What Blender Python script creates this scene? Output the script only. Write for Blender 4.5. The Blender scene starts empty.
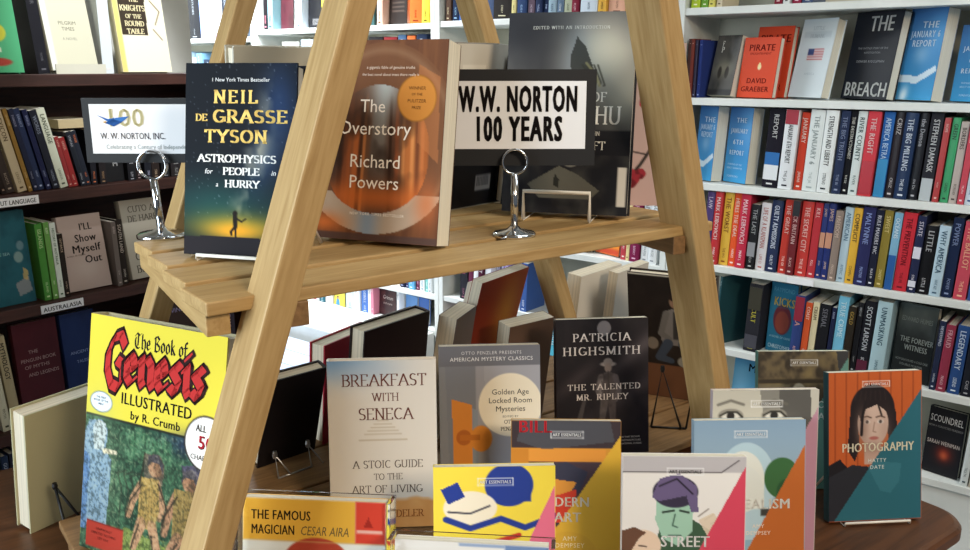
import bpy, math, random
import numpy as np
from mathutils import Matrix, Vector, Euler

# ------------------------------------------------------------------ camera, sky, light, exposure
SC = bpy.context.scene
COL = SC.collection
def srgb(h):
    if not isinstance(h, str):
        v = np.asarray(h, float)
    else:
        v = np.array([int(h[i:i+2], 16)/255 for i in (0, 2, 4)])
    return np.where(v <= .04045, v/12.92, ((v+.055)/1.055)**2.4)
cam = bpy.data.objects.new('camera', bpy.data.cameras.new('camera'))
COL.objects.link(cam)
cam.location = (0, 0, 1.5); cam.rotation_euler = (math.radians(90-13.5), 0, 0)
cam.data.sensor_width = 36; cam.data.lens = 36*863/970; cam.data.clip_start = .02
SC.camera = cam
SC.view_settings.view_transform = 'Standard'; SC.view_settings.look = 'None'
SC.view_settings.gamma = 1; SC.view_settings.use_curve_mapping = False
SC.view_settings.exposure = 0.0
wd = bpy.data.worlds.new('daylight'); SC.world = wd; wd.use_nodes = True
bg = wd.node_tree.nodes['Background']; bg.inputs[0].default_value = (.80, .90, 1.0, 1); bg.inputs[1].default_value = .14
def area(name, loc, target, sx, sy, power, col):
    l = bpy.data.lights.new(name, 'AREA'); l.shape = 'RECTANGLE'; l.size = sx; l.size_y = sy
    l.energy = power; l.color = col
    o = bpy.data.objects.new(name, l); COL.objects.link(o); o.location = loc
    o.rotation_euler = (Vector(target)-Vector(loc)).to_track_quat('-Z', 'Y').to_euler()
    return o
area('aisle_ceiling_light', (.95, .85, 2.75), (1.0, 2.2, .8), 1.6, .5, 21, (.84, .94, 1.0))
area('table_ceiling_light', (1.25, -1.2, 2.55), (.0, 1.0, 1.0), .6, .6, 50, (1.0, .83, .63))
area('shopfront_window_light', (-1.55, .05, 1.6), (-.1, .95, 1.15),   .9, 1.4, 12.5, (.80, .92, 1.0)).data.spread = math.radians(80)
area('alcove_ceiling_light', (-1.35, 3.45, 2.7), (-1.95, 4.0, .4), 1.0, .6, 190, (.90, .95, 1.0))
def spot(name, loc, target, power, deg, col):
    l = bpy.data.lights.new(name, 'SPOT'); l.energy = power; l.spot_size = math.radians(deg); l.spot_blend = .5; l.shadow_soft_size = .05; l.color = col
    o = bpy.data.objects.new(name, l); COL.objects.link(o); o.location = loc
    o.rotation_euler = (Vector(target)-Vector(loc)).to_track_quat('-Z', 'Y').to_euler()
spot('bookcase_spotlight', (-.15, 1.75, 2.7), (-1.0, 2.42, 1.6), 160, 26, (.96, .98, 1.0))

# ------------------------------------------------------------------ helpers
def mat(name, col, rough=.5, metal=0, spec=.5, trans=0, ior=1.45):
    m = bpy.data.materials.new(name); m.use_nodes = True
    b = m.node_tree.nodes['Principled BSDF']
    b.inputs['Base Color'].default_value = (*srgb(col), 1)
    b.inputs['Roughness'].default_value = rough; b.inputs['Metallic'].default_value = metal
    b.inputs['Specular IOR Level'].default_value = spec; b.inputs['IOR'].default_value = ior
    b.inputs['Transmission Weight'].default_value = trans
    return m
def printed(name, rough, spec=.5):
    m = mat(name, 'ffffff', rough, spec=spec); nt = m.node_tree
    a = nt.nodes.new('ShaderNodeAttribute'); a.attribute_name = 'Ink'
    nt.links.new(a.outputs['Color'], nt.nodes['Principled BSDF'].inputs['Base Color'])
    return m
def wood(name, c0, c1, scale=1.0, rough=.55, knots=True):
    m = mat(name, c0, rough); nt = m.node_tree; N = nt.nodes.new; Lk = nt.links.new
    tc = N('ShaderNodeTexCoord'); mp = N('ShaderNodeMapping'); mp.inputs['Scale'].default_value = (2.2*scale, 26*scale, 26*scale)
    nz = N('ShaderNodeTexNoise'); nz.inputs['Scale'].default_value = 3; nz.inputs['Detail'].default_value = 6; nz.inputs['Distortion'].default_value = 1.2
    wv = N('ShaderNodeTexNoise'); wv.inputs['Scale'].default_value = 11; wv.inputs['Detail'].default_value = 2
    r = N('ShaderNodeValToRGB'); r.color_ramp.elements[0].color = (*srgb(c1), 1); r.color_ramp.elements[1].color = (*srgb(c0), 1)
    r.color_ramp.elements[0].position = .33; r.color_ramp.elements[1].position = .62
    mx = N('ShaderNodeMath'); mx.operation = 'MULTIPLY_ADD'; mx.inputs[1].default_value = .35; 
    Lk(tc.outputs['Object'], mp.inputs[0]); Lk(mp.outputs[0], nz.inputs[0]); Lk(mp.outputs[0], wv.inputs[0])
    ad = N('ShaderNodeMath'); ad.operation = 'MULTIPLY'; ad.inputs[1].default_value = .68
    Lk(nz.outputs[0], ad.inputs[0]); Lk(wv.outputs[0], mx.inputs[0]); Lk(ad.outputs[0], mx.inputs[2])
    out = mx.outputs[0]
    Lk(out, r.inputs[0]); Lk(r.outputs[0], nt.nodes['Principled BSDF'].inputs['Base Color'])
    bp = N('ShaderNodeBump'); bp.inputs['Strength'].default_value = .12; bp.inputs['Distance'].default_value = .002
    Lk(out, bp.inputs['Height']); Lk(bp.outputs[0], nt.nodes['Principled BSDF'].inputs['Normal'])
    return m
def speckle(name, c0, c1, scale, rough=.6):
    m = mat(name, c0, rough); nt = m.node_tree; N = nt.nodes.new; Lk = nt.links.new
    tc = N('ShaderNodeTexCoord'); nz = N('ShaderNodeTexNoise'); nz.inputs['Scale'].default_value = scale; nz.inputs['Detail'].default_value = 4
    r = N('ShaderNodeValToRGB'); r.color_ramp.elements[0].color = (*srgb(c1), 1); r.color_ramp.elements[1].color = (*srgb(c0), 1)
    r.color_ramp.elements[0].position = .35; r.color_ramp.elements[1].position = .65
    Lk(tc.outputs['Object'], nz.inputs[0]); Lk(nz.outputs[0], r.inputs[0]); Lk(r.outputs[0], nt.nodes['Principled BSDF'].inputs['Base Color'])
    return m
def paged():
    m = mat('page_edges', 'e4dcc8', .85, spec=.2); nt = m.node_tree; N = nt.nodes.new; Lk = nt.links.new
    a = N('ShaderNodeAttribute'); a.attribute_name = 'Ink'
    tc = N('ShaderNodeTexCoord'); mp = N('ShaderNodeMapping'); mp.inputs['Scale'].default_value = (3, 900, 3)
    nz = N('ShaderNodeTexNoise'); nz.inputs['Scale'].default_value = 1; nz.inputs['Detail'].default_value = 2
    r = N('ShaderNodeMapRange'); r.inputs[1].default_value = .3; r.inputs[2].default_value = .7; r.inputs[3].default_value = .78; r.inputs[4].default_value = 1.04
    vm = N('ShaderNodeVectorMath'); vm.operation = 'SCALE'
    Lk(tc.outputs['Object'], mp.inputs[0]); Lk(mp.outputs[0], nz.inputs[0]); Lk(nz.outputs[0], r.inputs[0])
    Lk(a.outputs['Color'], vm.inputs[0]); Lk(r.outputs[0], vm.inputs['Scale'])
    Lk(vm.outputs[0], nt.nodes['Principled BSDF'].inputs['Base Color'])
    return m
M = dict(
    gloss=printed('laminated_print', .34, .32), matte=printed('matte_print', .7, .15), pages=paged(),
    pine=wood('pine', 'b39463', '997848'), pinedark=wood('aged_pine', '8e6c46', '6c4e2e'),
    walnut=wood('walnut', '5e3a22', '3a2212', .5, .38), darkwood=wood('dark_stained_wood', '45261e', '28140f', .5, .55),
    white=speckle('white_shelf_paint', 'dfe2de', 'd2d6d2', 9, .45), cream=speckle('cream_panel_paint', 'cfcdbc', 'c2c0b0', 7, .6),
    chrome=mat('chrome', 'd8dade', .10, 1), steel=mat('white_coated_wire', 'e6e2d8', .35), blackwire=mat('black_wire', '141414', .45, .2), silver=mat('silver_wire', 'b0b0b0', .3, .9),
    board=mat('black_foam_board', '131316', .6), paper=mat('white_paper', 'e6e6e8', .8, spec=.2), acrylic=mat('clear_acrylic', 'f4f8fa', .04, trans=1, ior=1.2, spec=.4),
    wall=speckle('wall_plaster', 'c8c8c0', 'bcbcb4', 5, .8), floorm=speckle('grey_vinyl_floor', '8a9096', '787e86', 6, .5), bluebench=wood('pale_blue_boards', 'b4c0d4', '98a6c0', .4, .5),
)
class MB:
    """collects coloured polygons and links them as one mesh object"""
    def __init__(s): s.v = []; s.f = []; s.m = []; s.c = []
    def add(s, vs, fs, col=(1, 1, 1), mi=0):
        n = len(s.v); s.v += [tuple(map(float, p)) for p in vs]; s.f += [tuple(i+n for i in f) for f in fs]; s.m += [mi]*len(fs)
        col = np.asarray(col, float)
        s.c += [tuple(col)]*len(vs) if col.ndim == 1 else [tuple(c) for c in col]
        return s
    def box(s, lo, hi, col=(1, 1, 1), mi=0, mtx=None):
        x0, y0, z0 = lo; x1, y1, z1 = hi
        vs = [(x0,y0,z0),(x1,y0,z0),(x1,y1,z0),(x0,y1,z0),(x0,y0,z1),(x1,y0,z1),(x1,y1,z1),(x0,y1,z1)]
        if mtx is not None: vs = [mtx @ Vector(p) for p in vs]
        return s.add(vs, [(0,3,2,1),(4,5,6,7),(0,1,5,4),(1,2,6,5),(2,3,7,6),(3,0,4,7)], col, mi)
    def tube(s, pts, r, n=10, col=(1, 1, 1), mi=0, closed=False):
        pts = [Vector(p) for p in pts]; k = len(pts); vs = []; fs = []; prev = None
        for i, p in enumerate(pts):
            a = pts[i-1] if (i or closed) else p; b = pts[(i+1) % k] if (i < k-1 or closed) else p
            t = (b-a).normalized()
            if prev is None: u = t.orthogonal().normalized()
            else: u = (prev - t*prev.dot(t)).normalized()
            prev = u; w = t.cross(u)
            vs += [p + (u*math.cos(2*math.pi*j/n) + w*math.sin(2*math.pi*j/n))*r for j in range(n)]
        for i in range(k if closed else k-1):
            for j in range(n):
                a, b = i*n+j, i*n+(j+1) % n; c, d = ((i+1) % k)*n+(j+1) % n, ((i+1) % k)*n+j
                fs.append((a, b, c, d))
        if not closed: fs += [tuple(range(n))[::-1], tuple((k-1)*n+j for j in range(n))]
        return s.add(vs, fs, col, mi)
    def lathe(s, prof, cx, cy, n=28, col=(1, 1, 1), mi=0):
        vs = []; fs = []
        for r, z in prof: vs += [(cx+r*math.cos(2*math.pi*j/n), cy+r*math.sin(2*math.pi*j/n), z) for j in range(n)]
        for i in range(len(prof)-1):
            for j in range(n): fs.append((i*n+j, i*n+(j+1) % n, (i+1)*n+(j+1) % n, (i+1)*n+j))
        fs += [tuple(range(n))[::-1], tuple((len(prof)-1)*n+j for j in range(n))]
        return s.add(vs, fs, col, mi)
    def build(s, name, mats, parent=None, loc=None, rot=None, smooth=False, bevel=0):
        me = bpy.data.meshes.new(name); me.from_pydata(s.v, [], s.f)
        if not isinstance(mats, (list, tuple)): mats = [mats]
        for m in mats: me.materials.append(m)
        me.polygons.foreach_set('material_index', s.m)
        ca = me.color_attributes.new('Ink', 'FLOAT_COLOR', 'POINT')
        ca.data.foreach_set('color', np.c_[np.array(s.c), np.ones(len(s.c))].astype(np.float32).ravel())
        if smooth: me.shade_smooth()
        o = bpy.data.objects.new(name, me); COL.objects.link(o)
        if parent: o.parent = parent
        if loc is not None: o.location = loc
        if rot is not None: o.rotation_euler = rot
        if bevel:
            b = o.modifiers.new('soft_edges', 'BEVEL'); b.width = bevel; b.segments = 2; b.limit_method = 'ANGLE'
        return o
USED = {}
def tag(o, label, cat, group=None):
    assert label not in USED, label
    USED[label] = o; n = len(label.split()); assert 4 <= n <= 16, (n, label)
    o['label'] = label; o['category'] = cat
    if group: o['group'] = group
    return o
def empty(name, loc=(0, 0, 0), rot=(0, 0, 0)):
    o = bpy.data.objects.new(name, None); COL.objects.link(o); o.location = loc; o.rotation_euler = rot; o.empty_display_size = .03
    return o
def struct(o): o['kind'] = 'structure'; return o

# ------------------------------------------------------------------ lettering
GLY = {}
def load_glyphs():
    chars = "ABCDEFGHIJKLMNOPQRSTUVWXYZabcdefghijklmnopqrstuvwxyz0123456789.,&#'-/"
    tmp = []
    def mk(txt, off):
        c = bpy.data.curves.new('t', 'FONT'); c.body = txt; c.resolution_u = 2; c.offset = off; c.fill_mode = 'FRONT'
        o = bpy.data.objects.new('t', c); COL.objects.link(o); tmp.append(o); return o
    items = []
    for st, off in (('sans', 0.0),):
        for ch in chars: items.append((st, ch, mk(ch, off), mk(ch+'H', off)))
        items.append((st, None, mk('H', off), None))
    bpy.context.view_layer.update(); dg = bpy.context.evaluated_depsgraph_get()
    def data(o):
        me = o.evaluated_get(dg).to_mesh()
        v = np.array([p.co[:2] for p in me.vertices]).reshape(-1, 2); f = [tuple(p.vertices) for p in me.polygons]
        o.evaluated_get(dg).to_mesh_clear(); return v, f
    for st, ch, a, b in items:
        v, f = data(a)
        if ch is None: GLY[st, 'H0'] = v; continue
        GLY[st, ch] = (v, f, data(b)[0][:, 0].max())
    for st in ('sans',):
        h = GLY.pop((st, 'H0')); ch = h[:, 1].max(); hx = h[:, 0].max()
        for c in chars:
            v, f, bx = GLY[st, c]; GLY[st, c] = (v/ch, f, (bx-hx)/ch)
        GLY[st, ' '] = (np.zeros((0, 2)), [], .42)
    for o in tmp:
        d = o.data; bpy.data.objects.remove(o); bpy.data.curves.remove(d)
load_glyphs()
# skeletons for a roman face (drawn with a flat nib) and a blackletter face (slanted broad nib); L = line, O = arc cx cy rx ry a0 a1
SK = {
 'A': (.92, 'L.08,0 .46,1 .84,0|L.2,.36 .72,.36'), 'B': (.74, 'L.16,0 .16,1|L.16,1 .38,1|O.38,.76,.24,.24,90,-90|L.16,.52 .4,.52|O.4,.26,.28,.26,90,-90|L.16,0 .4,0'),
 'C': (.82, 'O.46,.5,.36,.5,50,310'), 'D': (.86, 'L.16,0 .16,1|L.16,1 .36,1|O.36,.5,.4,.5,90,-90|L.16,0 .36,0'),
 'E': (.74, 'L.16,0 .16,1|L.16,1 .62,1 .62,.84|L.16,.52 .5,.52|L.16,0 .64,0 .64,.17'), 'F': (.7, 'L.16,0 .16,1|L.16,1 .62,1 .62,.84|L.16,.52 .5,.52'),
 'G': (.88, 'O.46,.5,.36,.5,50,345|L.58,.42 .82,.42|L.8,.42 .8,.1'), 'H': (.92, 'L.16,0 .16,1|L.74,0 .74,1|L.16,.52 .74,.52'), 'I': (.42, 'L.21,0 .21,1'),
 'J': (.52, 'L.34,1 .34,.2|O.2,.2,.14,.2,0,-130'), 'K': (.86, 'L.16,0 .16,1|L.72,1 .2,.44|L.34,.58 .76,0'), 'L': (.72, 'L.16,0 .16,1|L.16,0 .64,0 .64,.2'),
 'M': (1.04, 'L.16,0 .16,1|L.16,1 .52,.08 .88,1|L.88,1 .88,0'), 'N': (.92, 'L.16,0 .16,1|L.16,1 .76,.02|L.76,0 .76,1'), 'O': (.92, 'O.46,.5,.38,.5,0,360'),
 'P': (.72, 'L.16,0 .16,1|L.16,1 .38,1|O.38,.73,.26,.27,90,-90|L.16,.46 .38,.46'), 'Q': (.92, 'O.46,.5,.38,.5,0,360|L.52,.18 .84,-.16'),
 'R': (.82, 'L.16,0 .16,1|L.16,1 .38,1|O.38,.74,.25,.26,90,-90|L.16,.48 .4,.48|L.4,.48 .74,0'), 'S': (.68, 'O.34,.75,.23,.25,40,270|O.34,.25,.25,.25,90,-140'),
 'T': (.82, 'L.41,0 .41,1|L.08,.84 .08,1 .74,1 .74,.84'), 'U': (.9, 'L.16,1 .16,.3|O.45,.3,.29,.3,180,360|L.74,.3 .74,1'), 'V': (.9, 'L.08,1 .45,0 .82,1'),
 'W': (1.2, 'L.06,1 .34,0 .6,1|L.6,1 .86,0 1.14,1'), 'X': (.88, 'L.1,0 .78,1|L.1,1 .78,0'), 'Y': (.86, 'L.08,1 .43,.48 .78,1|L.43,.48 .43,0'), 'Z': (.78, 'L.12,.84 .12,1 .66,1 .1,0 .68,0 .68,.17'),
 '.': (.34, 'L.15,0 .15,.02'), ' ': (.45, ''), ',': (.3, 'L.15,0 .1,-.12'),
}
BL = {
 'T': (.78, 'L.1,.8 .3,1 .55,.85 .75,.98|O.42,.42,.32,.42,140,300|L.42,.85 .42,.2'), 'h': (.58, 'L.12,.95 .12,.08 .2,0|L.12,.5 .32,.64 .46,.5 .46,.1 .36,-.12'), 'e': (.5, 'L.38,.36 .14,.3|L.38,.36 .34,.56 .24,.64 .1,.5 .1,.14 .24,0 .4,.12'),
 'B': (.74, 'L.16,.95 .16,.05|L.05,.85 .36,1 .58,.82 .3,.54 .62,.34 .6,.12 .36,0 .1,.06'), 'o': (.54, 'L.24,.64 .1,.48 .1,.14 .24,0 .42,.14 .42,.48 .24,.64'), 'k': (.54, 'L.12,.95 .12,.08 .2,0|L.14,.36 .38,.6|L.2,.4 .42,.08 .5,.02'),
 'f': (.44, 'L.36,.88 .26,.97 .16,.84 .16,-.1|L.02,.58 .38,.6'), 'n': (.62, 'L.05,.54 .14,.64 .14,.1 .2,0|L.14,.48 .34,.64 .48,.5 .48,.1 .56,0'), 's': (.48, 'L.4,.56 .26,.64 .1,.5 .36,.24 .24,0 .06,.1'),
 'i': (.3, 'L.06,.54 .15,.64 .15,.1 .22,0|L.14,.82 .2,.88'), 'G': (1.0, 'L.9,.8 .72,.98 .4,.9 .16,.62 .14,.3 .34,.04 .66,.0 .84,.18 .84,.44 .6,.5'), ' ': (.35, ''),
}
def hull(p):
    p = sorted(set(map(tuple, np.round(p, 5))))
    def half(q):
        h = []
        for a in q:
            while len(h) > 1 and (h[-1][0]-h[-2][0])*(a[1]-h[-2][1])-(h[-1][1]-h[-2][1])*(a[0]-h[-2][0]) <= 0: h.pop()
            h.append(a)
        return h
    return half(p)[:-1]+half(p[::-1])[:-1]
def skel(ch, table, w, t, ang, serif):
    if ch not in table: return (.5, [])
    adv, s = table[ch]; polys = []
    ca, sa = math.cos(math.radians(ang)), math.sin(math.radians(ang))
    nib = np.array([(ca*x-sa*y, sa*x+ca*y) for x, y in ((-w/2, -t/2), (w/2, -t/2), (w/2, t/2), (-w/2, t/2))])
    for st in s.split('|'):
        if not st: continue
        if st[0] == 'L': pts = [np.array(list(map(float, q.split(',')))) for q in st[1:].split()]
        else:
            cx, cy, rx, ry, a0, a1 = map(float, st[1:].split(',')); n = max(4, int(abs(a1-a0)/24))
            pts = [np.array([cx+rx*math.cos(math.radians(a)), cy+ry*math.sin(math.radians(a))]) for a in np.linspace(a0, a1, n+1)]
        for a, b in zip(pts[:-1], pts[1:]): polys.append(hull(np.r_[a+nib, b+nib]))
        if serif and st[0] == 'L':
            for e, q in ((pts[0], pts[1]), (pts[-1], pts[-2])):
                if abs(e[1]-q[1]) > .4 and abs(e[0]-q[0]) < abs(e[1]-q[1]) and min(abs(e[1]), abs(e[1]-1)) < .01:
                    polys.append([(e[0]-.15, e[1]-serif/2), (e[0]+.15, e[1]-serif/2), (e[0]+.15, e[1]+serif/2), (e[0]-.15, e[1]+serif/2)])
    return adv, polys
FONTS = {'serif': (SK, .15, .06, 0, .06), 'slab': (SK, .20, .085, 0, .11), 'light': (SK, .12, .05, 0, .05), 'black': (BL, .17, .03, 38, 0), 'fat': (BL, .25, .05, 38, 0), 'fatter': (BL, .36, .16, 38, 0)}
def text(mb, s, org, du, dv, h, col, font='sans', align='c', maxw=None, sx=1.0, track=0.0, mi=0):
    """adds lettering with cap height h; org = baseline anchor, du / dv = unit vectors along the line and up the letters"""
    org, du, dv = map(np.asarray, (org, du, dv)); items = []; x = 0
    for ch in s:
        if font in ('sans', 'bold', 'fatsans', 'ital'):
            v, f, adv = GLY.get(('sans', ch), GLY['sans', ' '])
            if font == 'ital' and len(v): v = v + np.c_[v[:, 1]*.22, v[:, 1]*0]
            for ox, oy in {'bold': ((-.035, 0), (0, 0), (.035, 0)), 'fatsans': tuple((i, j) for i in (-.075, -.035, 0, .035, .075) for j in (-.03, .03))}.get(font, ((0, 0),)):
                items.append((x, v+np.array([ox, oy]), f))
            adv += {'bold': .05, 'fatsans': .12}.get(font, 0)
        else:
            adv, polys = skel(ch, *FONTS[font]); v = np.array([q for p in polys for q in p]).reshape(-1, 2); f = []; k = 0
            for p in polys: f.append(tuple(range(k, k+len(p)))); k += len(p)
            items.append((x, v, f))
        x += adv + track
    wd_ = x*h*sx
    if maxw and wd_ > maxw: sx *= maxw/wd_; wd_ = maxw
    off = {'c': -wd_/2, 'l': 0, 'r': -wd_}[align]
    cl = srgb(col)
    for x0, v, f in items:
        if len(v): mb.add([org + du*((p[0]+x0)*h*sx+off) + dv*(p[1]*h) for p in v], f, cl, mi)
    return wd_

# ------------------------------------------------------------------ cover artwork painted on a fine mesh
class Art:
    def __init__(s, nx, ny, bgc, asp=1.5):
        s.nx, s.ny, s.asp = nx, ny, asp
        s.U, s.V = np.meshgrid(np.linspace(0, 1, nx+1), np.linspace(0, 1, ny+1)); s.c = np.zeros((ny+1, nx+1, 3)); s.c[:] = s.k(bgc)
        s.e = 1.0/nx
    def k(s, h): return np.array([int(h[i:i+2], 16)/255 for i in (0, 2, 4)]) if isinstance(h, str) else np.asarray(h)
    def mix(s, m, c, a=1): m = np.clip(m, 0, 1)*a; s.c = s.c*(1-m[..., None]) + s.k(c)*m[..., None]; return s
    def ell(s, cx, cy, rx, ry, c, a=1, soft=None, rot=0):
        x = s.U-cx; y = (s.V-cy)*s.asp; ry = ry*s.asp
        if rot: t = math.radians(rot); x, y = x*math.cos(t)+y*math.sin(t), -x*math.sin(t)+y*math.cos(t)
        d = np.hypot(x/rx, y/ry); soft = soft or s.e/min(rx, ry)
        return s.mix((1-d)/soft+.5, c, a)
    def ring(s, cx, cy, rx, ry, w, c, a=1):
        d = np.hypot((s.U-cx)/rx, (s.V-cy)/ry); return s.mix((w-abs(d-1))/.06+.5, c, a)
    def glow(s, cx, cy, rx, ry, c, a=1, rot=0):
        x = s.U-cx; y = (s.V-cy)*s.asp; t = math.radians(rot); x, y = x*math.cos(t)+y*math.sin(t), -x*math.sin(t)+y*math.cos(t)
        return s.mix(np.exp(-(x/rx)**2-(y/ry/s.asp)**2), c, a)
    def rect(s, u0, v0, u1, v1, c, a=1):
        e = s.e; return s.mix(np.minimum(np.minimum(s.U-u0, u1-s.U)/e, np.minimum(s.V-v0, v1-s.V)*s.asp/e)+.5, c, a)
    def poly(s, pts, c, a=1):
        m = np.zeros_like(s.U, bool); n = len(pts)
        for i in range(n):
            (x0, y0), (x1, y1) = pts[i], pts[(i+1) % n]
            if y0 != y1: m ^= ((y0 > s.V) != (y1 > s.V)) & (s.U < (x1-x0)*(s.V-y0)/(y1-y0)+x0)
        return s.mix(m.astype(float), c, a)
    def line(s, pts, w, c, a=1):
        d = np.full(s.U.shape, 9.)
        for (x0, y0), (x1, y1) in zip(pts[:-1], pts[1:]):
            dx, dy = x1-x0, (y1-y0)*s.asp; L2 = dx*dx+dy*dy+1e-9
            t = np.clip(((s.U-x0)*dx+(s.V-y0)*s.asp*dy)/L2, 0, 1)
            d = np.minimum(d, np.hypot(s.U-x0-t*dx, (s.V-y0)*s.asp-t*dy))
        return s.mix((w/2-d)/s.e+.5, c, a)
    def limb(s, pts, w0, w1, c):
        n = len(pts)-1
        for i in range(n):
            for t in np.linspace(0, 1, 9):
                f = (i+t)/n; x = pts[i][0]+(pts[i+1][0]-pts[i][0])*t; y = pts[i][1]+(pts[i+1][1]-pts[i][1])*t; w = w0+(w1-w0)*f
                s.ell(x, y, w/2, w/2/s.asp, c)
        return s
    def noise(s, fx, fy, seed=0, oct=3):
        r = np.random.RandomState(seed); out = 0; amp = 1; tot = 0
        for o in range(oct):
            g = r.rand(int(fy*2**o)+3, int(fx*2**o)+3); x = s.U*fx*2**o; y = s.V*fy*2**o; i = x.astype(int); j = y.astype(int); a = x-i; b = y-j
            a = a*a*(3-2*a); b = b*b*(3-2*b)
            out = out + amp*((g[j, i]*(1-a)+g[j, i+1]*a)*(1-b)+(g[j+1, i]*(1-a)+g[j+1, i+1]*a)*b); tot += amp; amp *= .5
        return out/tot
    def vgrad(s, v0, c0, v1, c1, a=1):
        t = np.clip((s.V-v0)/(v1-v0), 0, 1)[..., None]; c = s.k(c0)*(1-t)+s.k(c1)*t; s.c = s.c*(1-a)+c*a; return s

# ------------------------------------------------------------------ books
def book(label, W, H, T, loc, yaw, tilt=0, lean=0, hard=True, col='303030', back=None, art=None, texts=(), group=None, pages='e4dcc8', spine='L', spt=None, fin='gloss', rnd=None, cat='book', stack_z=True, curl=0):
    """upright book: front cover on local -y, spine on local -x (or +x with spine='R'); every book is a thing with cover, pages and lettering"""
    t = math.radians(tilt); ln = math.radians(lean)
    z = loc[2] + (T*math.sin(t) if t > 0 else 0)
    if ln < 0: z += T*math.sin(-ln)
    root = empty('book', (loc[0], loc[1], z), (ln-t, 0, yaw))
    tag(root, label, cat, group)
    sg = 1 if spine == 'L' else -1
    bt = .0024 if hard else .0009; ov = .003 if hard else 0.0003
    c = srgb(col); cb = srgb(back or col)
    mb = MB(); x0, x1 = -W/2, W/2
    mb.box((x0, 0, 0), (x1, bt, H), c); mb.box((x0, T-bt, 0), (x1, T, H), cb)
    bul = rnd if rnd is not None else (min(.0025, T*.08) if hard else .0003)
    ys = np.linspace(0, T, 7); px = [-(bul*math.sin(math.pi*y/T)**.7 if T else 0) for y in np.clip(ys, 1e-6, T-1e-6)]
    vs = []; 
    for y, p in zip(ys, px): vs += [(sg*(x0+p), y, 0), (sg*(x0+p), y, H)]
    for y in ys: vs += [(sg*(x0+bt), y, 0), (sg*(x0+bt), y, H)]
    fs = [(2*i, 2*i+1, 2*i+3, 2*i+2) for i in range(6)] + [(14+2*i, 16+2*i, 17+2*i, 15+2*i) for i in range(6)]
    fs += [(2*i+1, 15+2*i, 17+2*i, 2*i+3) for i in range(6)] + [(2*i, 2*i+2, 16+2*i, 14+2*i) for i in range(6)]
    if sg < 0: fs = [f[::-1] for f in fs]
    mb.add(vs, fs, srgb(spt[3]) if spt and len(spt) > 3 and spt[3] else cb if back else c)
    if art is not None:
        ny, nx = art.ny, art.nx
        vv = [(x0+W*u, -.0003, H*(1-v)) for u, v in zip(art.U.ravel(), art.V.ravel())]
        ff = [(j*(nx+1)+i, (j+1)*(nx+1)+i, (j+1)*(nx+1)+i+1, j*(nx+1)+i+1) for j in range(ny) for i in range(nx)]
        mb.add(vv, ff, srgb(np.clip(art.c.reshape(-1, 3), 0, 1)))
    sx_ = sg*(x0-bul)-sg*.0005
    if spt:
        s, tc, hf = spt[:3]; th = min(T*hf*.82, .0145)
        text(mb, s, (sx_, T/2+th*.5, H*.93), (0, 0, -1), (0, -1, 0), th, tc, 'bold' if hf > .5 else 'sans', 'l', H*.6, .9)
        text(mb, s[:6], (sx_, T/2+th*.3, H*.24), (0, 0, -1), (0, -1, 0), th*.6, tc, 'sans', 'l', H*.14)
        mb.box((min(sx_, sx_+sg*.0004), T*.3, H*.04), (max(sx_, sx_+sg*.0004), T*.7, H*.06), srgb(tc))
    cover = mb.build('cover', M[fin], root)
    pb = MB(); pb.box((min(sg*(x0+bt), sg*(x1-ov)), bt, ov), (max(sg*(x0+bt), sg*(x1-ov)), T-bt, H-ov), srgb(pages)); pb.build('page_block', M['pages'], root)
    if texts:
        for q in texts:
            tm = MB()
            s, u, v, h, tc = q[:5]; o = q[5] if len(q) > 5 else {}
            yy = -.0005-.0002*o.get('layer', 0)
            kw = {k: w for k, w in o.items() if k not in ('layer', 'mw')}
            text(tm, s, (x0+u*W, yy, H*(1-v)-h*H/2), (1, 0, 0), (0, 0, 1), h*H, tc, maxw=o.get('mw', .94)*W, **kw)
            tm.build('lettering', M['matte'], cover)
    return root

# ------------------------------------------------------------------ the place: frames of the two bookcase walls and of the display stand
TH = math.radians(51.7); UX = np.array([math.sin(TH), -math.cos(TH), 0]); BW = np.array([math.cos(TH), math.sin(TH), 0]); P0 = np.array([1.12289, 2.4, 0])
DL = np.array([math.cos(TH), math.sin(TH), 0]); NL = np.array([math.sin(TH), -math.cos(TH), 0])
YW = TH-math.pi/2; YL = TH
def Wp(s, q, z): return P0+UX*s+BW*q+np.array([0, 0, z])        # along the white wall, q into the case
def Lp(t, q, z): return DL*t-NL*(2.2+q)+np.array([0, 0, z])     # along the dark case
A37 = math.radians(37); ES = np.array([math.cos(A37), math.sin(A37), 0]); RS = np.array([-ES[1], ES[0], 0]); FS = np.array([-.226, .668, 0])
def Sp(s, r, z): return FS+ES*s+RS*r+np.array([0, 0, z])        # stand frame: s along the slats, r away from the front

def slab(name, p, q, z0, z1, m):
    b = MB(); pts = [(p[0], p[1]), (q[0], q[1])]
    return b
mb = MB(); mb.box((-5, -3.2, -.05), (4.5, 7, 0)); struct(mb.build('floor', M['floorm']))
mb = MB(); mb.box((-4.2, .30, 0), (1.6, .36, 2.85)); struct(mb.build('wall_back', M['wall'], None, Wp(0, 0, 0), (0, 0, YW)))
mb = MB(); mb.box((-1.2, .31, 0), (1.66, .37, 2.85)); struct(mb.build('wall_left', M['wall'], None, Lp(0, 0, 0), (0, 0, YL)))
mb = MB(); mb.box((-4.2, -1.0, 0), (-4.14, .295, 2.85)); struct(mb.build('wall_alcove', M['wall'], None, Wp(0, 0, 0), (0, 0, YW)))
mb = MB(); mb.box((-5, -3.2, 2.85), (4.5, 7, 2.9)); struct(mb.build('ceiling', M['wall']))

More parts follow.
